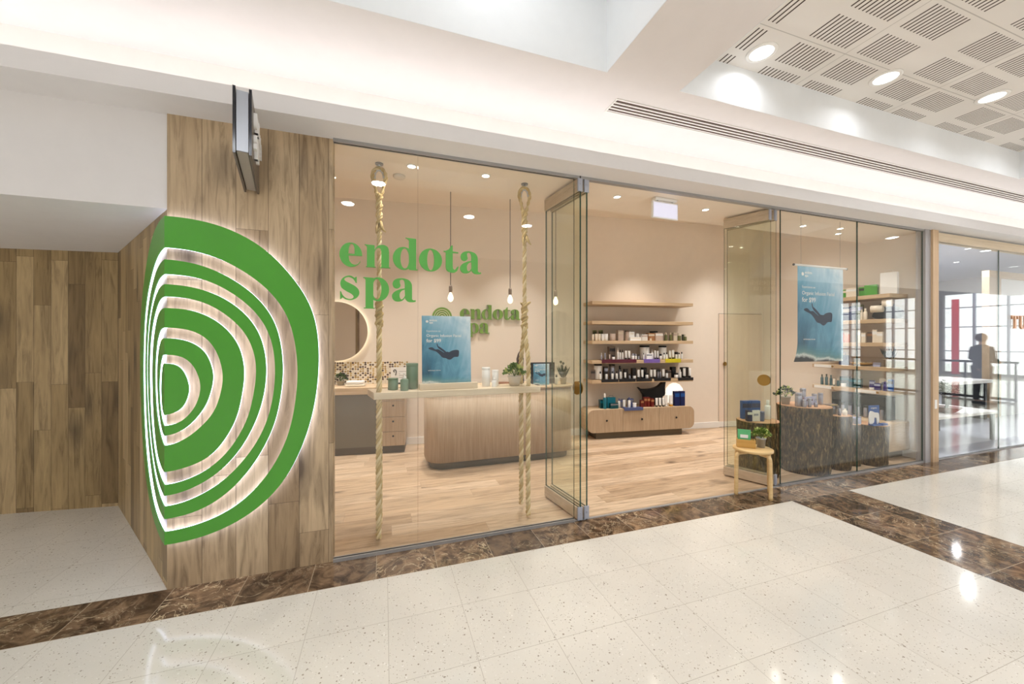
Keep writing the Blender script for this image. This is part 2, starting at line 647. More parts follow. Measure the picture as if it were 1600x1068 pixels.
def thing(name, label, cat, loc=(0, 0, 0), rz=0, group=None):
    o = bpy.data.objects.new(name, None)
    o.empty_display_size = .05
    COL.objects.link(o)
    o.location = loc
    o.rotation_euler = (0, 0, rz)
    return tag(o, label, cat, group)


def struct(o):
    o['kind'] = 'structure'
    return o


def copy_thing(root, loc, rz=0, label=None, group=None):
    r = root.copy()
    COL.objects.link(r)
    r.location = loc
    r.rotation_euler = (0, 0, rz)
    if label: r['label'] = label
    if group: r['group'] = group
    for ch in list(root.children):
        c = ch.copy()
        COL.objects.link(c)
        c.parent = r
        for g in list(ch.children):
            d = g.copy()
            COL.objects.link(d)
            d.parent = c
    return r


def flat_mesh(name, contours, ext, mat, sx=1.0, sy=1.0):
    """closed 2D outlines (outer and holes) -> extruded mesh standing in the xz plane, front towards -y"""
    cu = bpy.data.curves.new(name, 'CURVE')
    cu.dimensions = '2D'
    cu.fill_mode = 'BOTH'
    cu.extrude = ext / 2
    for c in contours:
        sp = cu.splines.new('POLY')
        sp.points.add(len(c) - 1)
        for i, p in enumerate(c):
            sp.points[i].co = (p[0] * sx, p[1] * sy, 0, 1)
        sp.use_cyclic_u = True
    o = bpy.data.objects.new(name, cu)
    me = bpy.data.meshes.new_from_object(o)
    bpy.data.objects.remove(o)
    me.transform(Matrix.Rotation(pi / 2, 4, 'X'))
    me.materials.clear()
    me.materials.append(M(mat))
    return me


def text_mesh(name, s, size, ext, mat, align='LEFT', bold=0):
    cu = bpy.data.curves.new(name, 'FONT')
    cu.body = s
    cu.size = size
    cu.extrude = ext
    cu.offset = bold
    cu.align_x = align
    cu.resolution_u = 3
    o = bpy.data.objects.new(name, cu)
    me = bpy.data.meshes.new_from_object(o)
    bpy.data.objects.remove(o)
    me.transform(Matrix.Rotation(pi / 2, 4, 'X'))
    me.materials.clear()
    me.materials.append(M(mat))
    return me


def put(name, me, parent=None, loc=(0, 0, 0), rz=0):
    o = bpy.data.objects.new(name, me)
    COL.objects.link(o)
    o.location = loc
    o.rotation_euler = (0, 0, rz)
    if parent: o.parent = parent
    return o


def spline(pts, n=6, closed=False):
    out = []
    N = len(pts)
    rng = N if closed else N - 1
    for i in range(rng):
        if closed:
            p0, p1, p2, p3 = (pts[(i + k - 1) % N] for k in range(4))
        else:
            p0, p1, p2, p3 = pts[max(i - 1, 0)], pts[i], pts[i + 1], pts[min(i + 2, N - 1)]
        for k in range(n):
            t = k / n
            out.append(tuple(.5 * (2 * b + (c - a) * t + (2 * a - 5 * b + 4 * c - d) * t * t + (3 * b - a - 3 * c + d) * t ** 3) for a, b, c, d in zip(p0, p1, p2, p3)))
    if not closed:
        out.append(tuple(pts[-1]))
    return out


# ------------------------------------------------------------------ setting: floors
G = 2.84                       # glass line of the shopfront
Zs = 2.87                      # soffit height
BW_PHI = -math.atan(.115)      # the shop's back wall runs at a small angle


def yb(x):
    return 5.43 - .115 * (x - 2.76)


b = MB()
b.prism([(-14, -9), (3.62, -9), (3.62, 2.54), (-14, 2.54)], -.06, 0)
b.prism([(4.42, -9), (24, -9), (24, 2.54), (4.42, 2.54)], -.06, 0)
b.prism([(-14, 2.84), (-1.241, 2.84), (-2.29, 4.44), (-14, 6.0)], -.06, 0)
struct(b.build('floor', 'terrazzo'))
b = MB()
b.prism([(-14, 2.54), (24, 2.54), (24, 2.84), (-14, 2.84)], -.06, 0)
b.prism([(3.62, -9), (4.42, -9), (4.42, 2.54), (3.62, 2.54)], -.06, 0)
struct(b.build('floor', 'marble'))
struct(MB().prism([(-1.24, 2.84), (6.47, 2.84), (6.47, 5.1), (-2.4, 6.2), (-2.3, 4.45)], -.06, 0).build('floor', 'oakfloor'))
struct(MB().prism([(6.47, 2.84), (16, 2.84), (16, 8), (6.47, 8)], -.06, 0).build('floor', plain(206, 208, 216, .15)))

# ------------------------------------------------------------------ setting: walls
struct(MB().box(-1.241, -.326, G, G + .08, 0, Zs).build('wall_front', 'columnwood'))
side_d = (-.55556, .83148)
side_rz = atan2(side_d[1], side_d[0])
struct(MB().box(0, 1.888, -.08, 0, 0, Zs).build('wall_left', 'sidewood', loc=(-1.241, 2.85, 0), rz=side_rz))
bl = atan2(.11, -.85)
struct(MB().box(0, 6.6, -.08, 0, 0, 2.45).build('wall_alcove', 'sidewood', loc=(-2.29, 4.42, 0), rz=bl))
struct(MB().box(-8, -1.241, 2.855, 2.95, 2.30, Zs).build('wall_fascia', 'fascia'))
b = MB().prism([(-8, 2.95), (-1.309, 2.95), (-2.31, 4.448), (-8, 5.3)], 2.30, 2.36)
struct(b.build('ceiling', 'fascia'))
# shop walls
Lb = hypot(8.9, 8.9 * .115)
struct(MB().box(0, Lb, 0, .1, 0, 3.55).build('wall_back', 'store_wall', loc=(-2.4, yb(-2.4), 0), rz=BW_PHI))
struct(MB().box(6.42, 6.52, 2.9, 3.06, 0, Zs + .03).box(6.42, 6.52, 3.06, 5.2, 0, 3.55).build('wall_right', 'store_wall'))
struct(MB().line((-2.36, 4.45), (-2.4, 6.1), .1, 0, 3.55).build('wall_inner_left', 'store_wall'))
struct(MB().box(-2.4, 6.42, 3.42, 3.50, Zs + .03, 3.55).build('wall_bulkhead', 'store_ceil'))
b = MB().prism([(-2.45, 3.42), (6.52, 3.42), (6.52, 5.2), (-2.45, 6.2)], 3.5, 3.56)
struct(b.build('ceiling', 'store_ceil'))
struct(MB().box(-1.16, 6.42, G + .02, 3.50, Zs, Zs + .03).build('ceiling', 'store_ceil'))
struct(MB().box(-1.15, -.33, G + .085, G + .095, 0, Zs - .002).build('wall_lining', 'store_wall'))
struct(MB().box(.1, 1.888, -.10, -.082, 0, 3.5).build('wall_lining', 'store_wall', loc=(-1.241, 2.85, 0), rz=side_rz))
# skirting along the shop's back wall
o = MB().box(0, Lb - .1, -.014, 0, 0, .10).build('baseboard_back', 'white', loc=(-2.4, yb(-2.4) - .001, 0), rz=BW_PHI, bevel=.003)
struct(o)
struct(MB().box(6.406, 6.42, 2.93, 4.95, 0, .10).build('baseboard_right', 'white', bevel=.003))

# mall bulkhead, cove lip and ceiling
struct(MB().box(-8, 24, 2.63, G + .02, Zs, Zs + .03).build('ceiling', 'fascia'))
struct(MB().box(-8, 24, 2.61, 2.63, Zs, 2.98).build('trim_1', 'fascia'))
struct(MB().box(-8, 24, 2.97, 3.05, Zs + .03, 3.35).build('wall_cove', 'white'))
tag(MB().box(-7.9, 23.9, 2.72, 2.76, 2.905, 2.93).build('cove_light_strip', 'cove'), 'long warm white light strip hidden in the ceiling cove above the shopfront', 'light')
b = MB()
for x0, x1, y0, y1 in ((-8, 24, 2.22, 3.05), (-8, -4, .4, 2.22), (-4, 1.42, .4, 1.3), (1.42, 2.02, .4, 2.22), (6.71, 24, .4, 2.22), (-8, 24, -2.4, .4)):
    b.box(x0, x1, y0, y1, 3.3, 3.34)
struct(b.build('ceiling', 'ceil'))
b = MB()
b.box(-4, 1.42, 2.216, 2.219, 3.3, 4.1).box(1.416, 1.419, 1.3, 2.216, 3.3, 4.1).box(-4, 1.42, 1.301, 1.304, 3.3, 4.1).box(-3.999, -3.996, 1.304, 2.216, 3.3, 4.1)
b.box(-4.02, 1.44, 1.28, 2.24, 4.1, 4.14)
struct(b.build('ceiling', 'recess'))
b = MB()
b.box(2.02, 6.71, 2.216, 2.219, 3.3, 3.6).box(2.021, 2.024, .404, 2.216, 3.3, 3.6).box(6.706, 6.709, .404, 2.216, 3.3, 3.6).box(2.02, 6.71, .401, .404, 3.3, 3.6)
struct(b.build('ceiling', 'recess'))
struct(MB().box(1.98, 6.75, .36, 2.26, 3.60, 3.64).build('ceiling', 'slots'))

# far sides of the mall
struct(MB().box(-14.1, -14, -9, 5.8, 0, 6).build('wall_mall_left', 'mall_wall'))
b = MB().box(-14, 24, -9.1, -9, 0, 6)
struct(b.build('wall_mall_opposite', 'mall_wall'))
b = MB()
b.box(24, 24.2, -9, -8.6, 0, 6).box(24, 24.2, -7.6, -6.6, 0, 6).box(24, 24.2, -5.4, -4.45, 0, 6).box(24, 24.2, .6, 3.05, 0, 6)
for y0, y1 in ((-8.6, -7.6), (-6.6, -5.4), (-4.45, .6)):
    b.box(24, 24.2, y0, y1, 3.55, 6).box(24, 24.2, y0, y1, 0, .12)
struct(b.build('wall_mall_end', 'mall_wall'))
b = MB()
for y in (-8.1, -6.25, -5.75, -3.5, -2.55, -1.6, -.65, .3):
    b.box(24.02, 24.14, y - .035, y + .035, .12, 3.55)
for y0, y1 in ((-8.6, -7.6), (-6.6, -5.4), (-4.45, .6)):
    for z in (1.05, 2.1, 2.95):
        b.box(24.04, 24.12, y0, y1, z - .022, z + .022)
f = struct(b.build('window_1', plain(150, 152, 164, .5)))
for y0, y1 in ((-8.6, -7.6), (-6.6, -5.4), (-4.45, .6)):
    MB().box(24.07, 24.08, y0, y1, .12, 3.55).build('pane', 'glass', f)

# ------------------------------------------------------------------ setting: shopfront glass and channels
GE = 'green_edge'


def pane(b, x0, x1, y, z0, z1, th=.012):
    # faces: bottom, top, front, right, back, left -> edges are the dark green of cut glass
    return b.box(x0, x1, y - th / 2, y + th / 2, z0, z1, mf=[1, 1, 0, 1, 0, 1])


o = struct(MB().box(-.326, 1.50, G - .018, G + .018, 0, .022).build('trim_2', 'steel'))
struct(MB().box(-.326, 16, G - .02, G + .018, Zs - .022, Zs).build('trim_3', 'steel'))
struct(MB().box(3.87, 6.30, G - .018, G + .018, 0, .022).build('trim_4', 'steel'))
struct(MB().box(1.50, 3.87, G - .012, G + .012, 0, .006).build('trim_5', 'steel'))
k = 1
for x0, x1 in ((-.322, .231), (.236, 1.500), (3.875, 5.075), (5.080, 6.300)):
    k += 1
    struct(pane(MB(), x0, x1, G, .022, Zs - .022).build('window_%d' % k, ['glass', GE]))
# post between the two shops
struct(MB().box(6.302, 6.41, G - .03, G + .06, 0, Zs).build('trim_6', plain(176, 174, 176, .4, .3)))
struct(MB().box(6.41, 6.53, G - .05, G + .06, 0, Zs).build('trim_7', 'palev'))
struct(MB().box(6.53, 16, G - .04, G + .05, 2.745, Zs - .022).build('trim_8', 'pale'))
for x0, x1 in ((6.532, 8.04), (8.045, 9.6), (9.605, 11.2), (11.205, 12.8), (12.805, 16)):
    k += 1
    struct(pane(MB(), x0, x1, G, .012, 2.745).build('window_%d' % k, ['glass', GE]))
struct(MB().box(6.53, 16, G - .015, G + .015, 0, .012).build('trim_9', 'steel'))


def leaf(n, p, q):
    """one stacked glass door leaf: timber-faced rails, pane, end caps"""
    d = Vector((q[0] - p[0], q[1] - p[1]))
    rz = atan2(d.y, d.x)
    L = d.length
    r = MB().box(0, L, -.007, .007, .108, 2.745, mf=[1, 1, 0, 1, 0, 1]).build('door_%d' % n, ['leafglass', GE], loc=(p[0], p[1], 0), rz=rz)
    struct(r)
    MB().box(0, L - .012, -.021, .021, .012, .108).build('bottom_rail', 'rail', r, bevel=.004)
    MB().box(0, L - .012, -.021, .021, 2.745, 2.85).build('top_rail', 'rail', r, bevel=.004)
    for z0 in (.008, 2.743):
        b = MB().box(L - .012, L + .004, -.023, .023, z0, z0 + .108)
        b.tube([(L + .003, 0, z0 + .06), (L + .009, 0, z0 + .06)], .007, 10)
        e = b.build('end_cap', 'plastic_grey', r, bevel=.005)
    MB().box(L - .02, L + .002, -.006, .006, 2.85, 2.872).build('top_pivot', 'dark', r)
    MB().box(L - .02, L + .002, -.006, .006, 0.0, .012).build('floor_pivot', 'dark', r)
    return r


L1 = leaf(1, (1.482, 3.372), (1.548, 2.82))
L2 = leaf(2, (1.548, 3.380), (1.612, 2.826))
R1 = leaf(3, (3.600, 3.272), (3.770, 2.862))
R2 = leaf(4, (3.676, 3.300), (3.846, 2.862))
for lf, x, sgn in ((L2, .43, -1), (R1, .385, 1)):
    b = MB()
    for s_ in (-1, 1):
        b.tube([(x, s_ * .0072, 1.09), (x, s_ * .015, 1.09)], .058, 32)
    b.build('handle', 'brass', lf)

# concealed door in the back wall
d = MB().box(0, .885, -.012, 0, .004, 1.965).build('door_5', plain(228, 210, 192, .55), loc=(5.50, yb(5.50) - .001, 0), rz=BW_PHI, bevel=.003)
struct(d)
MB().box(0, .885, -.0005, 0, 1.965, 1.972).build('shadow_gap', 'dark', d)
MB().box(-.003, 0, -.0005, 0, .004, 1.972).build('shadow_gap', 'dark', d)
MB().box(0, .885, -.014, -.012, .0, .012).build('door_seal', 'black', d)
MB().tube([(.10, -.012, 1.10), (.10, -.03, 1.10), (.10, -.036, 1.10)], [.02, .036, .036], 24).build('handle', 'brass', d)

# ------------------------------------------------------------------ tree-ring sign wrapped round the column corner
RB = [
 [(0, 2.235), (.116, 2.238), (.238, 2.223), (.298, 2.205), (.468, 2.12), (.545, 2.061), (.649, 1.931), (.761, 1.774), (.81, 1.597), (.822, 1.428), (.814, 1.203), (.774, .969), (.726, .817), (.623, .595), (.457, .424), (.298, .34), (.183, .304), (0, .284)],
 [(0, 2.053), (.116, 2.048), (.238, 2.022), (.298, 1.995), (.473, 1.882), (.572, 1.777), (.649, 1.645), (.687, 1.45), (.698, 1.258), (.665, .976), (.606, .788), (.507, .616), (.376, .481), (.298, .432), (.183, .391), (0, .356)],
 [(0, 1.983), (.116, 1.975), (.238, 1.94), (.298, 1.906), (.416, 1.828), (.514, 1.722), (.577, 1.604), (.608, 1.431), (.614, 1.26), (.577, 1.003), (.514, .836), (.416, .669), (.298, .545), (.183, .471), (0, .433)],
 [(0, 1.893), (.116, 1.89), (.186, 1.88), (.298, 1.822), (.416, 1.733), (.506, 1.618), (.556, 1.48), (.57, 1.262), (.538, 1.034), (.469, .857), (.376, .725), (.298, .641), (.183, .565), (0, .499)],
 [(0, 1.836), (.117, 1.827), (.222, 1.799), (.298, 1.762), (.4, 1.677), (.473, 1.574), (.513, 1.432), (.521, 1.263), (.485, 1.055), (.4, .854), (.298, .72), (.183, .631), (0, .564)],
 [(0, 1.761), (.117, 1.755), (.186, 1.738), (.268, 1.69), (.384, 1.583), (.445, 1.46), (.467, 1.306), (.428, 1.041), (.36, .885), (.298, .793), (.183, .695), (0, .632)],
 [(0, 1.692), (.117, 1.688), (.186, 1.664), (.268, 1.614), (.331, 1.544), (.378, 1.46), (.396, 1.368), (.402, 1.267), (.36, 1.017), (.268, .843), (.186, .767), (0, .712)],
 [(0, 1.578), (.117, 1.566), (.176, 1.538), (.213, 1.508), (.253, 1.441), (.281, 1.352), (.29, 1.256), (.268, 1.134), (.235, 1.049), (.176, .976), (.117, .922), (.073, .895), (0, .868)],
 [(0, 1.516), (.093, 1.505), (.135, 1.486), (.186, 1.449), (.216, 1.394), (.236, 1.324), (.24, 1.256), (.214, 1.137), (.176, 1.06), (.117, .987), (.064, .95), (0, .931)],
 [(0, 1.416), (.058, 1.411), (.102, 1.392), (.141, 1.345), (.166, 1.282), (.176, 1.208), (.156, 1.119), (.117, 1.053), (.073, 1.012), (0, .991)],
 [(0, 1.364), (.04, 1.361), (.07, 1.346), (.096, 1.306), (.113, 1.254), (.119, 1.198), (.099, 1.122), (.064, 1.078), (0, 1.056)]]
SIDE_EXT = [.74, .641, .562, .521, .479, .434, .339, .265, .197, .147, .083]
CX0, CY0 = -1.236, 2.80
ring_rz_front = 0.0


def smooth_ring(pts, n=72, sig=7.0):
    zc = (pts[0][1] + pts[-1][1]) / 2
    pol = [(math.degrees(atan2(z - zc, x)), hypot(x, z - zc)) for x, z in spline(pts, 8)]
    pol.sort()

    def rad(a):
        if a > 90: a = 180 - a
        if a < -90: a = -180 - a
        for (a0, r0), (a1, r1) in zip(pol, pol[1:]):
            if a0 <= a <= a1:
                return r0 + (r1 - r0) * (a - a0) / ((a1 - a0) or 1)
        return pol[0][1] if a < 0 else pol[-1][1]
    out = []
    for i in range(n + 1):
        a = 90 - 180 * i / n
        sw = sr = 0
        for k in range(-8, 9):
            w = math.exp(-.5 * (k * 2 / sig) ** 2)
            sw += w
            sr += w * rad(a + k * 2)
        q = sr / sw
        out.append((max(0, q * cos(radians(a))), zc + q * sin(radians(a))))
    return out


def ring_polys(i, side):
    def out(j):
        p = smooth_ring(RB[j])
        if side:
            mx = max(q[0] for q in p)
            p = [(-q[0] / mx * SIDE_EXT[j], q[1]) for q in p]
        return p
    a = out(i)
    if i == 10:
        return [a]
    return [a + out(i + 1)[::-1]]


sign = thing('tree_ring_sign', 'big green tree ring sign of nested backlit bands wrapped around the timber column corner', 'sign', (CX0, CY0, 0))
side_rot = atan2(-side_d[1], -side_d[0])          # local +x runs back towards the corner; the outline runs to -x
nrm = Vector((-.83148, -.55556, 0))


def both_sides(i, th, depth_off):
    """front and side sheet of one band as a single mesh; th thickness, depth_off distance behind the face"""
    f = flat_mesh('a', ring_polys(i, False), th, 'green')
    f.transform(Matrix.Translation((0, depth_off + th / 2, 0)))
    g = flat_mesh('b', ring_polys(i, True), th, 'green')
    g.transform(Matrix.Translation((0, 0, 0)))
    R = Matrix.Rotation(side_rot, 4, 'Z')
    # rotate so that local -x maps to side_d and local -y (front) to the outward normal
    g.transform(R)
    g.transform(Matrix.Translation(-nrm * (depth_off + th / 2)))
    v = [tuple(p.co) for p in f.vertices]
    n = len(v)
    fa = [tuple(p.vertices) for p in f.polygons]
    v += [tuple(p.co) for p in g.vertices]
    fa += [tuple(n + k for k in p.vertices) for p in g.polygons]
    return v, fa


for i in (0, 2, 4, 6, 8, 10):
    v, fa = both_sides(i, .005, 0)
    me = bpy.data.meshes.new('ring_band')
    me.from_pydata(v, [], fa)
    me.materials.append(M('green'))
    r = put('ring_band' if i < 10 else 'centre_disc', me, sign)
    v, fa = both_sides(i, .011, .0055)
    me = bpy.data.meshes.new('light_edge')
    me.from_pydata(v, [], fa)
    me.materials.append(M('halo'))
    put('light_edge', me, r)


# ------------------------------------------------------------------ lettering (own outlines, x-height = 1)
def el(cx, cy, rx, ry, a0=0, a1=360, n=40):
    return [(cx + rx * cos(radians(a0 + (a1 - a0) * i / n)), cy + ry * sin(radians(a0 + (a1 - a0) * i / n))) for i in range(n + 1)]


def stroke(pts, ws):
    p = spline([(a[0], a[1], w) for a, w in zip(pts, ws)], 8)
    L, R = [], []
    for i, q in enumerate(p):
        a, c = p[max(i - 1, 0)], p[min(i + 1, len(p) - 1)]
        dx, dy = c[0] - a[0], c[1] - a[1]
        l = hypot(dx, dy) or 1
        L.append((q[0] - dy / l * q[2] / 2, q[1] + dx / l * q[2] / 2))
        R.append((q[0] + dy / l * q[2] / 2, q[1] - dx / l * q[2] / 2))
    return L + R[::-1]


def glyph(c):
    """list of shapes, each a list of contours"""
    if c == 'o':
        return [[el(.53, .5, .53, .53)[:-1], el(.53, .5, .16, .48)[:-1]]]
    if c == 'e':
        outer = el(.49, .5, .49, .53, -4, 322 - 0, 60)
        inner = [(.90, .26), (.80, .12), (.66, .07), (.52, .12), (.42, .26), (.39, .47)]
        inner = spline(inner, 5)
        body = [(.98, .54)] + [p for p in el(.49, .5, .49, .53, 4, 325, 56)] + inner + [(.98, .47)]
        hole = [(.38, .54)] + spline([(.385, .62), (.41, .84), (.50, .985), (.60, .93), (.645, .76), (.65, .60), (.65, .54)], 5)
        return [[body, hole]]
    if c == 'n':
        return [[[(.0, 1.0), (.42, .985), (.42, 0), (.10, 0), (.10, .90), (.05, .955), (.0, .975)]],
                [[(.06, 0), (.06, .035), (.47, .035), (.47, 0)]],
                [spline([(.42, .78), (.52, .94), (.68, 1.02), (.86, 1.015), (.99, .92), (1.03, .72)], 6) + [(1.03, 0), (.70, 0), (.70, .60)] + spline([(.70, .72), (.66, .86), (.58, .885), (.49, .84), (.42, .70)], 6)],
                [[(.64, 0), (.64, .035), (1.09, .035), (1.09, 0)]]]
    if c == 'd':
        return [[el(.47, .49, .47, .52)[:-1], el(.52, .49, .19, .46)[:-1]],
                [[(.55, 1.44), (1.02, 1.42), (1.02, 0), (.70, 0), (.70, 1.33), (.62, 1.40), (.55, 1.415)]],
                [[(.70, 0), (.70, .035), (1.09, .02), (1.09, -.02), (.72, -.02)]]]
    if c == 't':
        return [[[(0, .93), (0, .97), (.10, .98), (.24, 1.06), (.36, 1.25), (.42, 1.26), (.42, .97), (.68, .955), (.68, .90), (.42, .91), (.42, .30)] +
                 spline([(.42, .30), (.44, .16), (.50, .11), (.56, .15), (.62, .24)], 5) + [(.69, .30)] +
                 spline([(.69, .22), (.62, .06), (.48, -.03), (.30, -.02), (.15, .06), (.10, .22)], 5) + [(.10, .92)]]]
    if c == 'a':
        return [[spline([(.06, .62), (.02, .76), (.08, .92), (.26, 1.02), (.50, 1.03), (.72, .96), (.84, .80), (.86, .60)], 5) + [(.86, .12)] +
                 spline([(.86, .10), (.92, .05), (1.02, .06)], 3) + [(1.02, .02)] +
                 spline([(1.02, -.01), (.86, -.04), (.68, -.02), (.56, .10)], 4) + [(.54, .60)] +
                 spline([(.54, .62), (.54, .80), (.50, .94), (.42, .975), (.33, .92), (.34, .80), (.36, .68), (.28, .58), (.16, .56), (.06, .62)], 5)],
                [spline([(.54, .58), (.36, .54), (.12, .42), (.0, .26), (.03, .08), (.16, -.02), (.34, -.02), (.48, .05), (.56, .16)], 5) + [(.56, .26)] +
                 spline([(.54, .22), (.46, .10), (.38, .08), (.33, .18), (.33, .34), (.42, .47), (.54, .53)], 5)]]
    if c == 's':
        return [[spline([(.62, .74), (.52, .90), (.36, .975), (.22, .94), (.17, .86), (.24, .78), (.44, .68), (.64, .56), (.76, .40), (.76, .22), (.64, .06), (.42, -.03), (.22, 0), (.10, .08)], 6) +
                 [(.03, 0), (.0, 0), (.0, .34), (.04, .34)] +
                 spline([(.08, .22), (.20, .08), (.36, .02), (.50, .05), (.54, .14), (.44, .25), (.24, .36), (.06, .50), (0.01, .70), (.09, .90), (.27, 1.02), (.44, 1.03), (.58, .95)], 6) +
                 [(.64, 1.0), (.67, 1.0), (.67, .72)]]]
    if c == 'p':
        return [[[(.0, 1.0), (.42, .99), (.42, -.38), (.10, -.38), (.10, .90), (.05, .955), (.0, .975)]],
                [[(.03, -.38), (.03, -.34), (.48, -.34), (.48, -.38)]],
                [el(.62, .49, .46, .53)[:-1], el(.57, .49, .185, .46)[:-1]]]
    return []


def glyph_mesh(c, xh, wx, ext, mat):
    """wx: width factor"""
    v, fa = [], []
    for q_i, shp in enumerate(glyph(c)):
        me = flat_mesh('g', [[(p[0] * xh * wx, p[1] * xh) for p in cc] for cc in shp], ext, mat)
        n = len(v)
        v += [(q.co[0], q.co[1] - .0004 * q_i, q.co[2]) for q in me.vertices]
        fa += [tuple(n + k for k in q.vertices) for q in me.polygons]
        bpy.data.meshes.remove(me)
    me = bpy.data.meshes.new('letter')
    me.from_pydata(v, [], fa)
    me.materials.append(M(mat))
    return me


NAT = {'e': .98, 'n': 1.09, 'd': 1.09, 'o': 1.06, 't': .69, 'a': 1.02, 's': .77, 'p': 1.09}
# large green word mark fixed to the shop window
wm = thing('window_lettering', 'large green raised serif lettering endota spa fixed on the shop window glass', 'lettering', (0, G - .012, 0))
for c, x0, x1, z in (('e', -.287, -.143, 2.011), ('n', -.128, .043, 2.011), ('d', .059, .231, 2.011), ('o', .240, .406, 2.011), ('t', .417, .528, 2.011), ('a', .541, .701, 2.011),
                     ('s', -.283, -.162, 1.783), ('p', -.137, .036, 1.783), ('a', .054, .217, 1.783)):
    put('letter', glyph_mesh(c, .157, (x1 - x0) / (.157 * NAT[c]), .010, 'green_letter'), wm, (x0, 0, z))


# wall sign inside, on the back wall behind the counter
def wall_loc(x, off, z=0):
    return (x + off * sin(-BW_PHI) * -1, yb(x) - off * cos(BW_PHI), z)


def row(word, x0, z, xh, gap, parent, ext, mat, y=0, wf=1.0, skip=()):
    x = x0
    for c in word:
        if c == ' ':
            x += xh * .4
            continue
        put('letter', glyph_mesh(c, xh, wf, ext, mat), parent, (x, y, z))
        x += NAT[c] * xh * wf + gap
    return x


ws = thing('wall_lettering', 'olive green endota spa letters and round emblem on the wall behind the counter', 'lettering', wall_loc(1.07, .022), BW_PHI)
row('endota', 0, 1.822, .150, .010, ws, .035, 'green_back', wf=.98)
row('spa', 0, 1.612, .150, .010, ws, .035, 'green_back', wf=.98)
em = MB()
em.tube([(-.26, .017, 1.845), (-.26, -.012, 1.845)], .145, 40)
e = em.build('emblem_disc', 'green_back', ws)
for r in (.112, .082, .052, .024):
    MB().tube([(-.26 + r * cos(a * pi / 16), -.0135, 1.845 + r * sin(a * pi / 16)) for a in range(33)], .004, 6).build('emblem_ring', 'cream', e)

# projecting blade sign high on the column
bs_d = Vector((.785 - .66, 2.235 - 2.825, 0)).normalized()
bs = thing('projecting_sign', 'projecting box sign with polished edges and white letters high on the timber column', 'sign', (-.80, 2.832, 0), atan2(bs_d.y, bs_d.x))
Lr = .585
MB().box(0.02, Lr, -.026, .026, 2.45, 2.765).build('sign_box', plain(150, 140, 128, .4), bs, bevel=.004)
for s_ in (-1, 1):
    MB().box(0, Lr + .006, s_ * .034 - .006, s_ * .034 + .006, 2.44, 2.775).build('side_panel', plain(86, 76, 68, .3), bs, bevel=.003)
    MB().box(Lr + .0065, Lr + .012, s_ * .034 - .006, s_ * .034 + .006, 2.44, 2.775).build('dark_edge', plain(26, 28, 36, .15), bs)
MB().box(Lr + .001, Lr + .006, -.025, .025, 2.455, 2.76).build('end_strip', 'sign_metal', bs)  # plain grey metal strip closing the box end, not a lamp
MB().box(0, .02, -.022, .022, 2.48, 2.74).build('wall_bracket', 'metal', bs)
for nm, x, z in (('endota', .07, 2.635), ('spa', .07, 2.515)):
    x_ = x
    for c in nm:
        me = glyph_mesh(c, .078, .92, .016, 'white_gloss')
        o = put('letter', me, bs, (x_ + .02, .048, z), pi)
        o.location = (Lr - x_ - 0.0, .049, z)
        x_ += NAT[c] * .078 * .92 + .006

# ------------------------------------------------------------------ lamps
def downlight(loc, r, lens, label, group, watts, color, spot=130, blend=.6, rim='white', sub=.0):
    t = thing('downlight', label, 'ceiling light', loc, 0, group)
    MB().lathe([(r * .86, -.002), (r * .9, -.009), (r * 1.12, -.006), (r * 1.16, 0.0)], 28).build('trim_ring', rim, t)
    MB().lathe([(r * .88, -.0045), (r * .88, -.0035)], 28).build('lens', lens, t)
    l = bpy.data.lights.new('downlight_beam', 'AREA')
    l.shape = 'DISK'
    l.size = r * 1.7
    l.energy = watts
    l.color = color
    l.spread = radians(spot)
    lo = bpy.data.objects.new('downlight_beam', l)
    COL.objects.link(lo)
    lo.parent = t
    lo.location = (0, 0, -.0055)
    return t


names_mall = [('leftmost', 2.61, 2.05), ('middle', 3.80, 1.93), ('rightmost', 4.97, 1.79)]
for nm, x, y in names_mall:
    downlight((x, y, 3.6), .088, 'lamp_cool', '%s of the three round white downlights in the slotted ceiling' % nm, 'downlights in the slotted ceiling', P_MALL * .38, COOL, 150, .3)
for x, y in ((6.15, 1.65), (2.61, .95), (3.80, .95), (4.97, .95), (6.15, .95)):  # unseen extra lamps, added for the mall lighting
    downlight((x, y, 3.6), .088, 'lamp_cool', 'round white downlight added unseen in the slotted ceiling to light the mall', 'added unseen slotted ceiling downlights', P_MALL, COOL, 165, .3)
for x, y in ((-.06, 1.07), (-.45, .27), (1.17, .25), (2.12, .11), (-2.2, .6), (5.4, 0), (8.4, 1.5), (11.4, 1.5), (8.4, -1), (14.5, 0.8)):  # leading entries follow glass reflections, later ones are unseen, added for light
    downlight((x, y, 3.3), .088, 'lamp_cool', 'round white downlight in the flat mall ceiling, reflected in the glass or added unseen for light', 'downlights in the flat mall ceiling', P_MALL, COOL, 165, .3)
for x in (-2.8, -1.2, .6):  # added out of sight so the recess sides come out bright
    downlight((x, 1.75, 4.1), .088, 'lamp_cool', 'unseen round white downlight added to light the left ceiling recess', 'added downlights in the left ceiling recess', 2.5, COOL, 170, .3)
for lab, x, y in (('behind the upper left rope', .205, 3.08), ('between the two rope hangers', .80, 3.06), ('left of the exit light', 2.10, 3.11), ('right of the exit light', 3.18, 3.12),
                  ('above the hanging poster', 4.73, 3.19), ('front one of the two small downlights right of the hanging poster rod', 5.27, 3.12), ('rear one of the two small downlights right of the hanging poster rod', 5.50, 3.28)):
    downlight((x, y, Zs), .034, 'lamp_warm', ('small warm downlight in the shop window ceiling %s' % lab) if 'one of' not in lab else lab, 'small downlights in the window ceiling', P_STORE * .5, WARM, 120, .8)
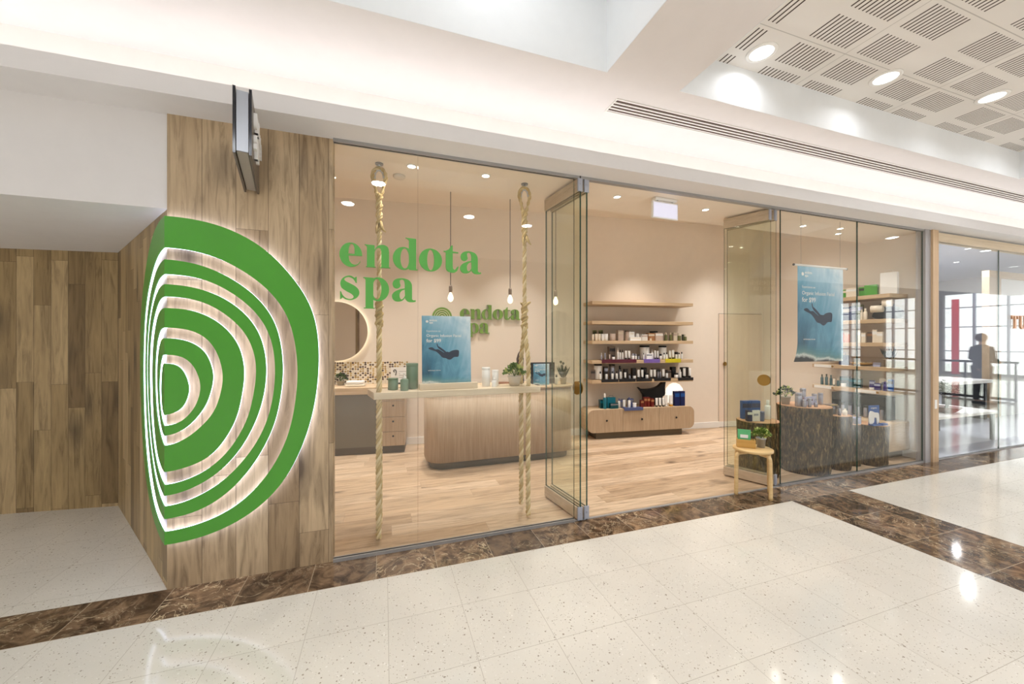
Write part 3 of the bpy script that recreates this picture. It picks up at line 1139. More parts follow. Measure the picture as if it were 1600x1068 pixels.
for x, y in ((-.6, 5.1), (.55, 5.0), (1.75, 4.85), (3.75, 4.62), (5.2, 4.48), (.2, 4.0), (1.5, 3.9), (2.8, 3.9), (4.1, 3.9), (5.5, 4.1), (-1.4, 5.0)):  # back row read off the wall glow, front row unseen and added as fill
    downlight((x, y, 3.5), .045, 'lamp_warm', 'unseen small warm downlight lighting the shop from its high ceiling behind the bulkhead', 'downlights in the high shop ceiling', P_STORE * (1.25 if y > 4.3 else 1), WARM, 72 if y > 4.3 else 110, .75)
for x, y in ((7.6, 4.2), (9.2, 4.2), (10.8, 4.2), (7.6, 6), (9.2, 6), (12.4, 5)):  # lamps added to brighten the neighbouring interior
    downlight((x, y, 3.3), .05, 'lamp_cool', 'small white downlight added in the neighbouring shop ceiling to light the room', 'downlights in the neighbouring shop', 18, COOL, 150, .5)

# pendants over the counter
for lab, x in (('left', .78), ('middle', 1.555), ('right', 2.205)):
    t = thing('pendant_lamp', 'bare glowing bulb on a thin cord above the counter, %s one of three' % lab, 'pendant lamp', (x, 4.7, 0), 0, 'pendant bulbs over the counter')
    MB().tube([(0, 0, 3.5), (0, 0, 2.17)], .0045, 8).build('cord', 'dark', t)
    MB().lathe([(.006, 2.185), (.018, 2.18), (.021, 2.165), (.021, 2.10), (.012, 2.095)], 16).build('socket', plain(134, 116, 100, .5), t)
    MB().lathe([(.012, 2.095), (.016, 2.08), (.030, 2.05), (.034, 2.025), (.028, 2.0), (.012, 1.985), (.002, 1.982)], 18).build('bulb', 'bulb', t)
    MB().lathe([(.001, 3.46), (.04, 3.47), (.045, 3.5)], 20).build('ceiling_rose', 'white', t)

# exit light
t = thing('exit_light', 'blank glowing rectangular exit light hanging from the shop window ceiling', 'exit light', (2.575, 3.02, 0), radians(2))
MB().box(-.13, .13, -.03, .03, 2.845, 2.868).build('mount', 'white', t, bevel=.003)
MB().box(-.155, .155, -.012, .012, 2.675, 2.838).build('housing', 'white_gloss', t, bevel=.004)
MB().box(-.143, .143, -.0135, -.0122, 2.687, 2.822).build('light_panel', 'exit', t)
for x in (-.09, .09):
    MB().box(x - .006, x + .006, -.006, .006, 2.838, 2.846).build('hanger', 'metal', t)

# detector on the window ceiling and small ones
for lab, x, y, r in (('left', .12, 3.30, .05),):
    t = thing('smoke_detector', 'round flat disc on the window ceiling just right of the left rope', 'smoke detector', (x, y, Zs), 0)
    MB().lathe([(r, 0), (r, -.01), (r * .8, -.02), (.001, -.022)][::-1], 24).build('cover', 'pot', t)

# long slot air diffuser in the mall ceiling
t = thing('air_diffuser', 'long white slotted air diffuser running along the mall ceiling above the shopfront', 'air vent', (1.64, 2.435, 3.3), 0)
b = MB()
b.box(0, 12, -.004, .008, -.006, -.0005).box(0, 12, .152, .164, -.006, -.0005).box(0, .01, .008, .152, -.006, -.0005)
for k in range(3):
    b.box(.01, 12, .034 + k * .034, .046 + k * .034, -.006, -.0005)
b.build('frame', 'white', t)
for k in range(4):
    MB().box(.012, 11.99, .010 + k * .035, .032 + k * .035, -.0022, -.0005).build('slot', plain(84, 66, 58, .8), t)
# ceiling sensor
t = thing('ceiling_sensor', 'small white round sensor on the slotted ceiling beside the downlights', 'sensor', (3.84, 1.18, 3.6))
MB().lathe([(.001, -.02), (.03, -.018), (.035, 0)], 18).build('cover', 'white', t)

# ------------------------------------------------------------------ rope swing shelf in the window
t = thing('swing_shelf', 'thick pale plank hung on ropes like a swing behind the window glass', 'shelf', (0, 0, 0))
MB().prism([(-.072, 2.99), (1.262, 2.99), (1.255, 3.25), (-.125, 3.25)], 1.062, 1.114).build('plank', 'pale', t, bevel=.004)


def rope_set(x, lab, dx):
    t = thing('hanging_rope', 'thick twisted rope looped over a metal thimble at the ceiling, %s' % lab, 'rope', (x, 3.12, 0), 0, 'ropes of the swing shelf')
    R = ['rope', 'rope_lit', 'rope']  # lighter strand colour paints the highlight along the twist
    R3 = ['rope_lit', 'rope_lit_pale', 'rope']
    # eye loop
    def eye(r):
        p = [(-.012, 0, 2.615)]
        for i in range(17):
            a = radians(205 - i * 230 / 16 + 10)
            p.append((r * .95 * cos(a), .0, 2.765 + r * 1.35 * sin(a)))
        p.append((.012, 0, 2.615))
        return spline(p, 3)
    lp = MB().rope(eye(.050), .0165)
    lp.build('eye_loop', R, t)
    MB().tube([(p[0] * .70, p[1], 2.765 + (p[2] - 2.765) * .80) for p in eye(.050)[4:-4]], .0085, 8).build('thimble', 'galv', t)
    MB().tube([(0, -.03, Zs - .025), (0, 0, Zs - .012), (0, .03, Zs - .025)], .006, 8).build('eye_bolt', 'metal', t)
    MB().lathe([(.03, Zs - .008), (.03, Zs)], 20).build('ceiling_plate', 'metal', t)
    # splice, two strands wound together, thinning down
    b = MB()
    for ph in (0, pi):
        b.rope([(.013 * cos(ph + z * 42), .013 * sin(ph + z * 42), z) for z in [2.64 - k * .012 for k in range(27)]], [.0185 - k * .0002 for k in range(27)])
    b.tube([(.010, -.012, 2.42), (.02, -.03, 2.37), (.03, -.035, 2.35), (.05, -.03, 2.335)], [.012, .014, .010, .006], 8, 0, 100, 3)
    b.tube([(-.012, -.010, 2.40), (-.02, -.022, 2.36), (-.022, -.028, 2.32)], [.011, .010, .005], 8, 0, 100, 3)
    b.build('splice', R, t)
    MB().rope([(0, 0, z) for z in [2.34 - k * .01 for k in range(55)]], .0175).build('strand', R3, t)
    # lower splice
    b = MB()
    for ph in (0, pi):
        b.rope([((.013 + .002 * sin(z * 90)) * cos(ph + z * 46), (.013) * sin(ph + z * 46), z) for z in [1.83 - k * .011 for k in range(21)]], 0.0205)
    b.tube([(.0, -.02, 1.80), (.025, -.03, 1.825), (.045, -.028, 1.835)], [.013, .013, .009], 8, 0, 100, 3)
    b.tube([(.0, .01, 1.80), (-.03, .0, 1.825), (-.04, -.01, 1.83)], [.012, .010, .006], 8, 0, 100, 3)
    b.build('lower_splice', R, t)
    for sg in (-1, 1):
        n = 60
        pts = []
        for k in range(n + 1):
            z = 1.62 - k * (1.62 - 1.112) / n
            u = min(1.0, k / 40)
            pts.append((dx * sg * u * .5, sg * (.012 + .083 * (u * u * (3 - 2 * u))), z))
        MB().rope(pts, .0200).build('rope_leg', R3, t)
        n = 80
        pts = [(dx * sg * .5 + sg * .004 * sin(k * .03), sg * .095, 1.0625 - k * (1.0625 - (.018 if sg < 0 else .035)) / n) for k in range(n + 1)]
        MB().rope(pts, .0210).build('rope_tail', R3, t)
    return t


rope_set(-.035, 'left one of two', .0)
rope_set(1.165, 'right one of two', .0)

# ------------------------------------------------------------------ posters
def swimmer(w, parent, loc):
    """loose silhouette of a swimmer with long hair, printed on the poster"""
    body = [(-.02, .50), (.04, .535), (.12, .53), (.20, .47), (.30, .47), (.42, .40), (.50, .36), (.58, .39), (.66, .38), (.76, .43), (.90, .45), (.98, .42), (.98, .30), (.95, .22), (.82, .21), (.72, .14), (.64, .13), (.54, .18), (.44, .20), (.34, .30), (.24, .39), (.14, .43), (.05, .46)]
    arm = [(.255, .66), (.275, .655), (.30, .58), (.38, .53), (.50, .44), (.56, .38), (.52, .35), (.44, .41), (.34, .48), (.275, .55), (.25, .63)]
    put('swimmer_print', flat_mesh('swimmer_print', [spline(body, 4, True)], .0006, 'swim', w, w), parent, loc)
    put('swimmer_print', flat_mesh('swimmer_print', [spline(arm, 4, True)], .0006, 'swim', w, w), parent, (loc[0], loc[1] - .0003, loc[2]))


MATS['swim'] = plain(34, 48, 72, .4)


def poster(w, h, parent, y0, bend=0.0, part='poster_sheet'):
    """sheet in the xz plane of parent, x 0..w, z 0..h, front towards -y"""
    n = 20
    v, fa = [], []
    for k in range(n + 1):
        z = h * k / n
        c = bend * max(0, 1 - z / (h * .22)) ** 2
        for dy in (0, .0015):
            v += [(c * .25, y0 + dy + c, z), (w + c * .3, y0 + dy + c * .2, z + (0 if k else -.0))]
    for k in range(n):
        a, b_ = k * 4, k * 4 + 4
        fa += [(a, a + 1, b_ + 1, b_), (a + 3, a + 2, b_ + 2, b_ + 3), (a + 2, a, b_, b_ + 2), (a + 1, a + 3, b_ + 3, b_ + 1)]
    fa += [(2, 3, 1, 0), (n * 4, n * 4 + 1, n * 4 + 3, n * 4 + 2)]
    me = bpy.data.meshes.new(part)
    me.from_pydata(v, [], fa)
    me.materials.append(M('poster'))
    sh = put(part, me, parent)
    yy = y0 - .0008
    swimmer(w * .62, sh, (w * .14, yy, h * .33))
    def tx(s, size, x, z, bold=0.0):
        put('printed_text', text_mesh('printed_text', s, size, .0003, 'white_gloss', bold=bold), sh, (x, yy, z))
    tx('endota', w * .055, w * .15, h * .925, .0006)
    tx('spa', w * .055, w * .15, h * .893, .0006)
    MB().tube([(w * .105, yy + .0005, h * .92), (w * .105, yy - .0003, h * .92)], w * .026, 20).build('printed_emblem', 'white_gloss', sh)
    tx('Experience an', w * .05, w * .09, h * .775)
    tx('Organic Infusion Facial', w * .078, w * .09, h * .705, .0003)
    tx('for $99', w * .098, w * .09, h * .63, .0006)
    tx('endotaspa.com.au', w * .035, w * .12, h * .232)
    return sh


t = thing('hanging_poster', 'tall blue underwater swimmer poster hanging from a white rod in the right window', 'poster', (4.29, 2.95, 1.265))
poster(.74, 1.055, t, 0, bend=.05)
MB().tube([(-.06, .001, 1.065), (.80, .001, 1.065)], .011, 14).build('hanging_rod', 'white_gloss', t)
for x in (-.06, .80):
    MB().tube([(x - .004, .001, 1.065), (x + .004, .001, 1.065)], .0125, 14).build('rod_cap', 'dark', t)
for x in (.05, .69):
    MB().tube([(x, .001, 1.075), (x, .001, Zs - 1.265)], .0012, 5).build('hanging_wire', 'metal', t)

t = thing('propped_poster', 'blue underwater swimmer poster standing in a timber holder on the swing plank', 'poster', (.285, 3.075, 1.126))
sh = poster(.395, .575, t, 0, bend=0.0)
sh.rotation_euler = (radians(-3), 0, 0)
t = thing('poster_holder', 'long pale timber block holding up the poster on the swing plank', 'poster holder', (.262, 3.02, 1.1145))
MB().box(0, .46, 0, .045, 0, .048).box(0, .46, .075, .10, 0, .040).box(0, .46, .045, .075, 0, .010).build('block', 'pale', t, bevel=.003)


# ------------------------------------------------------------------ small goods
WORDS = {}


def goods(kind, loc, w, h, mats, label, cat, group=None, rz=0, d=None):
    """a boxed or bottled product: kind box / tube / bottle / pump / jar / canister / dropper / card"""
    body, cap = (mats if isinstance(mats, tuple) else (mats, 'dark'))
    d = d or (min(w, .065) if kind in ('box', 'bag') else w)
    name = {'box': 'product_box', 'tube': 'cream_tube', 'bottle': 'product_bottle', 'pump': 'pump_bottle', 'jar': 'cream_jar', 'canister': 'canister', 'dropper': 'dropper_bottle', 'card': 'display_card', 'can': 'spray_can', 'glass': 'candle_glass', 'bag': 'gift_bag'}[kind]
    t = thing(name, label, cat, loc, rz, group)
    r = w / 2
    if kind == 'box':
        MB().box(-r, r, -d / 2, d / 2, 0, h).build('carton', body, t, bevel=min(.002, r * .1))
        MB().box(-r * .99, r * .99, -d / 2 - .0008, -d / 2 - .0001, h * .62, h * .86).build('printed_band', cap, t)
    elif kind == 'card':
        MB().box(-r, r, -d / 2, d / 2, 0, h).build('card', body, t)
        MB().box(-r * .6, r * .6, -d / 2 - .0008, -d / 2 - .0001, h * .5, h * .7).build('printed_band', cap, t)
    elif kind == 'bag':
        MB().prism([(-r, -d / 2), (r, -d / 2), (r, d / 2), (0, d / 2 - d * .1), (-r, d / 2)], 0, h).build('bag_body', body, t, bevel=.002)
        MB().tube([(-r * .5, -d * .3, h - .002), (-r * .45, -d * .3, h + .03), (r * .45, -d * .3, h + .03), (r * .5, -d * .3, h - .002)], .0022, 6).build('bag_handle', cap, t)
    elif kind == 'tube':
        MB().lathe([(r * .74, 0), (r * .78, h * .16)], 16).build('cap', cap, t)
        n = 8
        b = MB()
        base = len(b.v)
        for k in range(n + 1):
            f = k / n
            for i in range(20):
                a = 2 * pi * i / 20
                b.v.append((r * (.82 + .18 * f) * cos(a), r * .82 * (1 - f) ** .6 * sin(a) if k < n else .0012 * sin(a), h * (.16 + .84 * f)))
        for k in range(n):
            for i in range(20):
                j = (i + 1) % 20
                b.f.append((k * 20 + i, k * 20 + j, (k + 1) * 20 + j, (k + 1) * 20 + i))
                b.m.append(0)
                b.sm.append(True)
        b.f.append(tuple(range(19, -1, -1)))
        b.f.append(tuple(n * 20 + i for i in range(20)))
        b.m += [0, 0]
        b.sm += [False, False]
        b.build('tube_body', body, t)
    elif kind in ('bottle', 'pump', 'dropper'):
        nb = h * (.74 if kind == 'bottle' else .66)
        MB().lathe([(r * .94, 0), (r, .003), (r, nb * .9), (r * .8, nb * .97), (r * .42, nb)], 20).build('bottle_body', body, t)
        if kind == 'bottle':
            MB().lathe([(r * .5, nb), (r * .52, nb + .002), (r * .52, h - .002), (r * .46, h)], 16).build('cap', cap, t)
        elif kind == 'pump':
            b = MB().lathe([(r * .5, nb), (r * .5, nb + h * .10), (r * .16, nb + h * .12), (r * .16, h * .93), (r * .34, h * .935), (r * .34, h)], 14)
            b.tube([(0, 0, h * .965), (-r * .95, -r * .2, h * .955), (-r * 1.1, -r * .25, h * .92)], r * .13, 8)
            b.build('pump_head', cap, t)
        else:
            MB().lathe([(r * .45, nb), (r * .45, nb + h * .14), (r * .2, nb + h * .16), (r * .24, nb + h * .28), (r * .1, h)], 14).build('dropper_top', cap, t)
    elif kind in ('jar', 'canister', 'can', 'glass'):
        lid = {'jar': .34, 'canister': .12, 'can': .2, 'glass': .0}[kind]
        hb = h * (1 - lid)
        if kind == 'glass':
            MB().lathe([(r * .8, 0), (r, h * .1), (r, h), (r * .9, h), (r * .9, h * .82), (.001, h * .82)], 20).build('glass_body', body, t)
        else:
            MB().lathe([(r * .95, 0), (r, .002), (r, hb - .001), (r * .96, hb)], 20).build('jar_body', body, t)
            MB().lathe([(r * 1.01, hb), (r * 1.02, hb + .002), (r * 1.02, h - .002), (r * .95, h)], 20).build('lid', cap, t)
    return t


def plant(label, loc, pr, ph, fr, n, cat='plant', potmat='pot', style='bushy', name='potted_plant', group=None, leafm=('leaf', 'leaf2'), z0=None):
    t = thing(name, label, cat, loc, 0, group)
    MB().lathe([(pr * .78, 0), (pr * .98, ph * .86), (pr * 1.06, ph * .87), (pr * 1.06, ph), (pr * .94, ph), (pr * .92, ph * .9), (.001, ph * .9)], 24).build('pot', potmat, t)
    b = MB()
    rnd = random.Random(hash(label) % 1000 + len(label))
    rnd = random.Random(len(label) * 13 + int(fr * 1000))
    for i in range(n):
        if style == 'bushy':
            a, e = rnd.uniform(0, 2 * pi), rnd.uniform(.05, pi / 2)
            rr = fr * rnd.uniform(.55, 1)
            c = Vector((rr * cos(a) * cos(e), rr * sin(a) * cos(e), ph + fr * .25 + rr * sin(e) * .9 - fr * .1))
            L, w = fr * rnd.uniform(.28, .42), fr * rnd.uniform(.14, .2)
            out = Vector((cos(a) * cos(e * .8), sin(a) * cos(e * .8), sin(e) * .8 + rnd.uniform(-.3, .3))).normalized()
        else:
            a = rnd.uniform(0, 2 * pi)
            c = Vector((pr * .5 * cos(a), pr * .5 * sin(a), ph * .9))
            out = Vector((cos(a) * rnd.uniform(.1, .5), sin(a) * rnd.uniform(.1, .5), 1)).normalized()
            L, w = fr * rnd.uniform(.9, 1.5), fr * .07
        sd = out.cross(Vector((rnd.uniform(-1, 1), rnd.uniform(-1, 1), .4))).normalized()
        nn = out.cross(sd) * w * .35
        p0, p1, p2 = c, c + out * L * .55, c + out * L
        m = 1 if rnd.random() < .35 else 0
        b.quad([p0, p1 - sd * w + nn, p2, p1 - nn], m)
        b.quad([p0, p1 - nn, p2, p1 + sd * w + nn], m)
    b.build('foliage', list(leafm), t)
    s = MB()
    for i in range(7):
        a = 2 * pi * i / 7
        s.tube([(0, 0, ph * .88), (fr * .25 * cos(a), fr * .25 * sin(a), ph + fr * .4), (fr * .5 * cos(a), fr * .5 * sin(a), ph + fr * .7)], fr * .02 + .0008, 5)
    s.build('stems', 'leafd' if style != 'bushy' else 'leaf', t)
    return t


# goods on the swing plank
zt = 1.1145
goods('canister', (.068, 3.14, zt), .078, .092, ('sage', 'sage'), 'short sage green canister on the swing plank beside the left rope', 'canister')
goods('pump', (.150, 3.06, zt), .062, .138, ('sage', 'white_gloss'), 'sage green pump bottle with white pump at the front of the swing plank', 'bottle')
goods('canister', (.215, 3.16, zt), .092, .205, ('sage', 'sage'), 'tall sage green canister on the swing plank left of the poster', 'canister')
goods('canister', (.82, 3.13, zt), .070, .160, ('white_gloss', 'white_gloss'), 'tall white canister with olive foot on the swing plank right of the poster', 'canister')
tt = goods('bottle', (.868, 3.05, zt), .040, .075, ('white_gloss', 'white_gloss'), 'small white bottle standing in front on the swing plank', 'bottle')
goods('canister', (.905, 3.14, zt), .056, .135, ('white_gloss', 'white_gloss'), 'white canister with rounded lid behind the small white bottle on the swing plank', 'canister')
plant('bushy green plant in a cream pot on the right end of the swing plank', (1.065, 3.10, zt), .056, .085, .085, 190)

# ------------------------------------------------------------------ reception counter
t = thing('reception_counter', 'long oak reception counter with rounded ends and recessed dark plinth', 'counter', (0, 0, 0))


def rrect(x0, x1, y0, y1, r, n=10):
    p = []
    for cx, cy, a0 in ((x1 - r, y0 + r, -90), (x1 - r, y1 - r, 0), (x0 + r, y1 - r, 90), (x0 + r, y0 + r, 180)):
        for k in range(n + 1):
            a = radians(a0 + 90 * k / n)
            p.append((cx + r * cos(a), cy + r * sin(a)))
    return p


MB().prism(rrect(.47, 2.36, 4.40, 5.0, .20), .09, .905, 0, None, True).build('body', 'oak', t)
MB().prism(rrect(.455, 2.375, 4.385, 5.015, .21), .905, .93, 0, None, True).build('countertop', 'oakh', t)
MB().prism(rrect(.52, 2.31, 4.45, 4.95, .17), 0, .09, 0, None, True).build('plinth', 'plinth', t)

# things on the counter
t = thing('counter_poster', 'small blue underwater swimmer picture standing on the right of the counter', 'poster', (1.80, 4.50, .931), radians(-4))
sh = poster(.215, .275, t, 0)
MB().box(-.05, .21, .02, .12, 0, .012).build('foot', 'black', t)
MB().box(-.045, .30, .03, .045, .012, .29).build('back_board', 'black', t)
plant('dark tufted plant with round flower heads in a pale pot on the counter, right', (2.245, 4.55, .931), .045, .085, .13, 46, style='spiky', potmat='potgrey', leafm=('leafd', 'leafd'))
b = MB()
t = bpy.context.scene.objects['potted_plant.001'] if 'potted_plant.001' in S.objects else None
for x, z in ((-.02, .235), (.045, .195), (.0, .27), (-.035, .29)):
    b = MB()
    b.ball((x, 0, z), .017, 10)
    b.tube([(x * .3, 0, .08), (x, 0, z)], .0015, 5)
    if t: b.build('flower_head', 'leafd', t)
goods('bottle', (2.135, 4.53, .931), .05, .125, ('pot', 'black'), 'pale bottle with black cap on the counter beside the tufted plant', 'bottle')
t = thing('shallow_bowl', 'shallow brown bowl on the counter below the swing plank plant', 'bowl', (1.42, 4.55, .931))
MB().lathe([(.05, 0), (.09, .02), (.11, .045), (.105, .045), (.085, .026), (.001, .012)], 24).build('dish', plain(120, 78, 50, .5), t)
t = thing('vase', 'dark slim pointed vase behind the right rope on the counter', 'vase', (1.70, 4.72, .931))
MB().lathe([(.05, 0), (.055, .05), (.04, .16), (.045, .26), (.05, .33), (.03, .40), (.004, .44)], 20).build('vase_body', plain(70, 56, 50, .4), t)

# ------------------------------------------------------------------ make-up desk on the left against the back wall
ox, oy = -.78, yb(-.78) - .012
t = thing('wall_desk', 'oak wall desk with a drawer column under its right end and dark recess', 'desk', (ox, oy, 0), BW_PHI)
MB().box(-.9, 1.12, -.46, 0, .80, .89).build('worktop', 'oakh', t, bevel=.004)
MB().box(-.9, .80, -.40, -.36, .10, .80).build('modesty_panel', plain(112, 102, 84, .5), t)
MB().box(-.9, 1.09, -.37, -.02, 0, .10).build('plinth', plain(90, 76, 60, .6), t)
MB().box(.80, 1.10, -.40, 0, .10, .80).build('drawer_carcass', 'oak', t)
for z0, z1 in ((.70, .795), (.49, .695), (.295, .485), (.105, .29)):
    dr = MB().box(.805, 1.095, -.418, -.4, z0, z1).build('drawer', 'oak', t, bevel=.002)
    if z1 < .75:
        MB().tube([(.95, -.418, z1 - .055), (.95, -.432, z1 - .055), (.95, -.434, z1 - .055)], [.006, .013, .012], 16).build('knob', 'black', dr)
t = MB().box(-.9, 1.115, 0, .010, 0, .31).build('mosaic_splashback', 'mosaic', loc=(ox, oy, .891), rz=BW_PHI)
tag(t, 'brown and gold patterned mosaic splashback above the oak wall desk', 'splashback')
t = thing('round_mirror', 'round wall mirror with a warm glowing rim above the oak wall desk', 'mirror', (*wall_loc(-.62, .05)[:2], 1.63), BW_PHI)
MB().tube([(0, .012, 0), (0, 0, 0)], .41, 64).build('mirror_glass', 'mirror', t)
MB().tube([(0, .044, 0), (0, .0125, 0)], .385, 64).build('backlight', 'ringlight', t)
plant('small bushy plant in a grey pot on the oak wall desk', (-.56, 5.68, .891), .05, .06, .09, 120, leafm=('leafd', 'leaf'), potmat='potgrey')
t = thing('folded_towel', 'folded white towels stacked on the oak wall desk', 'towel', (-.36, 5.48, .891), BW_PHI)
MB().box(-.12, .12, -.07, .07, 0, .032).build('towel_layer', 'cream', t, bevel=.012)
MB().box(-.11, .11, -.065, .065, .0325, .075).build('towel_layer', 'white', t, bevel=.014)
t = thing('price_card', 'white printed card with a bold black swirl leaning on the mosaic splashback', 'card', (.10, 5.62, .891), BW_PHI)
MB().box(-.01, .27, 0, .006, .02, .235).build('card', 'white_gloss', t)
MB().tube(spline([(.055, -.0005, .12), (.065, -.0005, .17), (.05, -.0005, .20), (.028, -.0005, .185), (.04, -.0005, .165)], 4), .006, 6).build('printed_swirl', 'black', t)
for k in range(4):
    MB().box(.10, .24 - .02 * (k % 2), -.0006, -.0001, .17 - k * .028, .176 - k * .028).build('printed_line', plain(150, 148, 150), t)
MB().box(-.03, .30, -.06, .03, 0, .02).build('base', 'dark', t)

# ------------------------------------------------------------------ back wall shelves, long cabinet
SH0 = Vector((2.975, 5.055, 0))
tv = Vector((cos(BW_PHI), sin(BW_PHI), 0))
nv = Vector((-sin(BW_PHI), cos(BW_PHI), 0))         # towards the wall


def sl(s, w, z):
    p = SH0 + tv * s + nv * w
    return (p.x, p.y, z)


dep = .338
for lab, z in (('top', 2.10), ('second', 1.80), ('third', 1.50), ('fourth', 1.20), ('lowest', .90)):
    o = MB().box(0, 1.735, 0, dep, z - .05, z).build('wall_shelf', 'oakh', loc=sl(0, 0, 0), rz=BW_PHI, bevel=.003)
    tag(o, '%s of five long oak shelves on the back wall%s' % (lab, {'top': ', empty', 'second': ', empty', 'third': ' with glasses and boxes', 'fourth': ' with maroon and yellow trays', 'lowest': ' with black trays'}[lab]), 'shelf', 'oak shelves on the back wall')

cab = thing('low_cabinet', 'long low oak cabinet with rounded ends and three drawers under the back wall shelves', 'cabinet', sl(.065, 0, 0), BW_PHI)
CL = 1.74


def stadium(x0, x1, z0, z1, r, n=8):
    p = []
    for cx, cz, a0 in ((x1 - r, z0 + r, -90), (x1 - r, z1 - r, 0), (x0 + r, z1 - r, 90), (x0 + r, z0 + r, 180)):
        for k in range(n + 1):
            a = radians(a0 + 90 * k / n)
            p.append((cx + r * cos(a), cz + r * sin(a)))
    return p


def xz_prism(pts, y0, y1, name, mat, parent, smooth=True, bevel=0):
    b = MB()
    n = len(pts)
    b.v = [(p[0], y0, p[1]) for p in pts] + [(p[0], y1, p[1]) for p in pts]
    b.f = [tuple(range(n)), tuple(reversed(range(n, 2 * n)))]
    b.m = [0, 0]
    b.sm = [False, False]
    for i in range(n):
        j = (i + 1) % n
        b.f.append((i, n + i, n + j, j))
        b.m.append(0)
        b.sm.append(smooth)
    return b.build(name, mat, parent, bevel=bevel)


xz_prism(stadium(-.13, CL - .05, .10, .455, .10), .012, .345, 'body', 'oaky', cab)
for k, (x0, x1) in enumerate(((-.128, .442), (.446, 1.062), (1.066, CL - .052))):
    if k == 1:
        pts = [(x0, .103), (x1, .103), (x1, .452), (x0, .452)]
    else:
        full = stadium(-.128, CL - .052, .103, .452, .098)
        pts = [p for p in full if (p[0] < .3 if k == 0 else p[0] > 1.3)]
        if k == 0:
            pts = [(x1, .103), (x1, .452)] + [p for p in pts]
        else:
            pts = [(x0, .452), (x0, .103)] + [p for p in pts]
    dr = xz_prism(pts, 0, .0115, 'drawer_front', 'oak', cab, False)
    xk = (.17, .76, 1.36)[k]
    MB().tube([(xk, 0, .285), (xk, -.012, .285), (xk, -.016, .285)], [.008, .016, .014], 16).build('knob', 'black', dr)
MB().box(.02, 1.50, .05, .335, 0, .10).build('plinth', 'plinth', cab)

ORD = ['first', 'second', 'third', 'fourth', 'fifth', 'sixth', 'seventh', 'eighth', 'ninth', 'tenth', 'eleventh', 'twelfth', 'thirteenth', 'fourteenth', 'fifteenth', 'sixteenth', 'seventeenth', 'eighteenth', 'nineteenth', 'twentieth', 'twenty-first', 'twenty-second', 'twenty-third', 'twenty-fourth', 'twenty-fifth', 'twenty-sixth']
KN = {'box': 'box', 'tube': 'tube', 'bottle': 'bottle', 'pump': 'pump bottle', 'jar': 'jar', 'canister': 'canister', 'dropper': 'dropper bottle', 'card': 'card', 'can': 'can', 'glass': 'candle glass', 'bag': 'gift bag'}


def shelf_row(z, items, where, group, ordinal=True):
    seen = {}
    for it in items:
        kd, s_, w_, wd, ht, mats, look = it[:7]
        key = look + KN[kd]
        seen[key] = seen.get(key, 0) + 1
    cnt = {}
    for it in items:
        kd, s_, w_, wd, ht, mats, look = it[:7]
        key = look + KN[kd]
        cnt[key] = cnt.get(key, 0) + 1
        lab = '%s %s on %s' % (look, KN[kd], where)
        if seen[key] > 1:
            lab = '%s %s, %s from the left on %s' % (look, KN[kd], ORD[cnt[key] - 1], where)
        dd = it[7] if len(it) > 7 else None
        goods(kd, sl(s_, w_, z + .0005), wd, ht, mats, lab, KN[kd].split()[-1], group, BW_PHI, dd)


shelf_row(1.50, [
    ('glass', .06, .10, .035, .10, ('cream', 'cream'), 'narrow cream'),
    ('glass', .105, .08, .045, .105, ('cream', 'cream'), 'cream'),
    ('glass', .155, .08, .045, .105, ('cream', 'cream'), 'cream'),
    ('glass', .205, .07, .045, .105, ('white_gloss', 'cream'), 'white'),
    ('glass', .26, .07, .06, .105, ('white_gloss', 'cream'), 'wide white'),
    ('canister', .13, .20, .065, .165, ('darkgreen', 'olive'), 'dark green'),
    ('canister', .235, .20, .07, .165, ('darkgreen', 'olive'), 'wide dark green'),
    ('glass', .385, .10, .09, .11, ('pinkish', 'pinkish'), 'rosy grey'),
    ('box', .525, .13, .09, .165, ('pinkish', 'cream'), 'tall pink beige'),
    ('canister', .645, .12, .075, .16, ('pinkish', 'taupe'), 'pink beige'),
    ('box', .735, .08, .19, .055, ('white_gloss', 'cream'), 'flat white', .12),
    ('box', .915, .10, .10, .10, ('white_gloss', 'pinkish'), 'pale pink', .08),
    ('box', 1.045, .12, .11, .12, ('copper', 'cream'), 'copper coloured', .08),
    ('jar', 1.015, .06, .03, .055, ('cream', 'copper'), 'small round golden'),
    ('box', 1.165, .08, .13, .125, ('pinkish', 'white_gloss'), 'wide rosy white', .06),
    ('box', 1.145, .18, .11, .155, ('dark', 'dark'), 'dark brown', .06),
    ('glass', 1.265, .12, .03, .12, ('darkgreen', 'cream'), 'dark green'),
    ('bottle', 1.315, .10, .045, .13, ('olive', 'cream'), 'olive'),
    ('bottle', 1.40, .10, .045, .13, ('olive', 'cream'), 'olive'),
    ('box', 1.475, .12, .055, .13, ('cream', 'pinkish'), 'beige upright'),
    ('jar', 1.555, .10, .055, .12, ('olive', 'cream'), 'olive'),
    ('glass', 1.62, .10, .035, .10, ('darkgreen', 'cream'), 'slim dark green'),
    ('jar', 1.665, .10, .045, .10, ('olive', 'cream'), 'small olive'),
], 'the third long shelf', 'goods on the third back wall shelf')
# white display on top of the flat box
goods('card', sl(.70, .08, 1.556), .09, .085, ('white_gloss', 'cream'), 'white card standing on the flat white box on the third long shelf', 'card', 'goods on the third back wall shelf', BW_PHI, .01)
goods('jar', sl(.80, .08, 1.556), .05, .055, ('white_gloss', 'white_gloss'), 'round white jar on the flat white box on the third long shelf', 'jar', 'goods on the third back wall shelf', BW_PHI)


def tray(s0, s1, w0, z, h, mat, label):
    t = thing('tester_tray', label, 'tray', sl(s0, w0, z), BW_PHI, 'tester trays')
    L = s1 - s0
    MB().box(0, L, 0, .10, 0.0005, .008).build('base', mat, t)
    MB().box(0, L, -.006, 0, -h + .014, .014).build('front_lip', mat, t, bevel=.002)
    return t


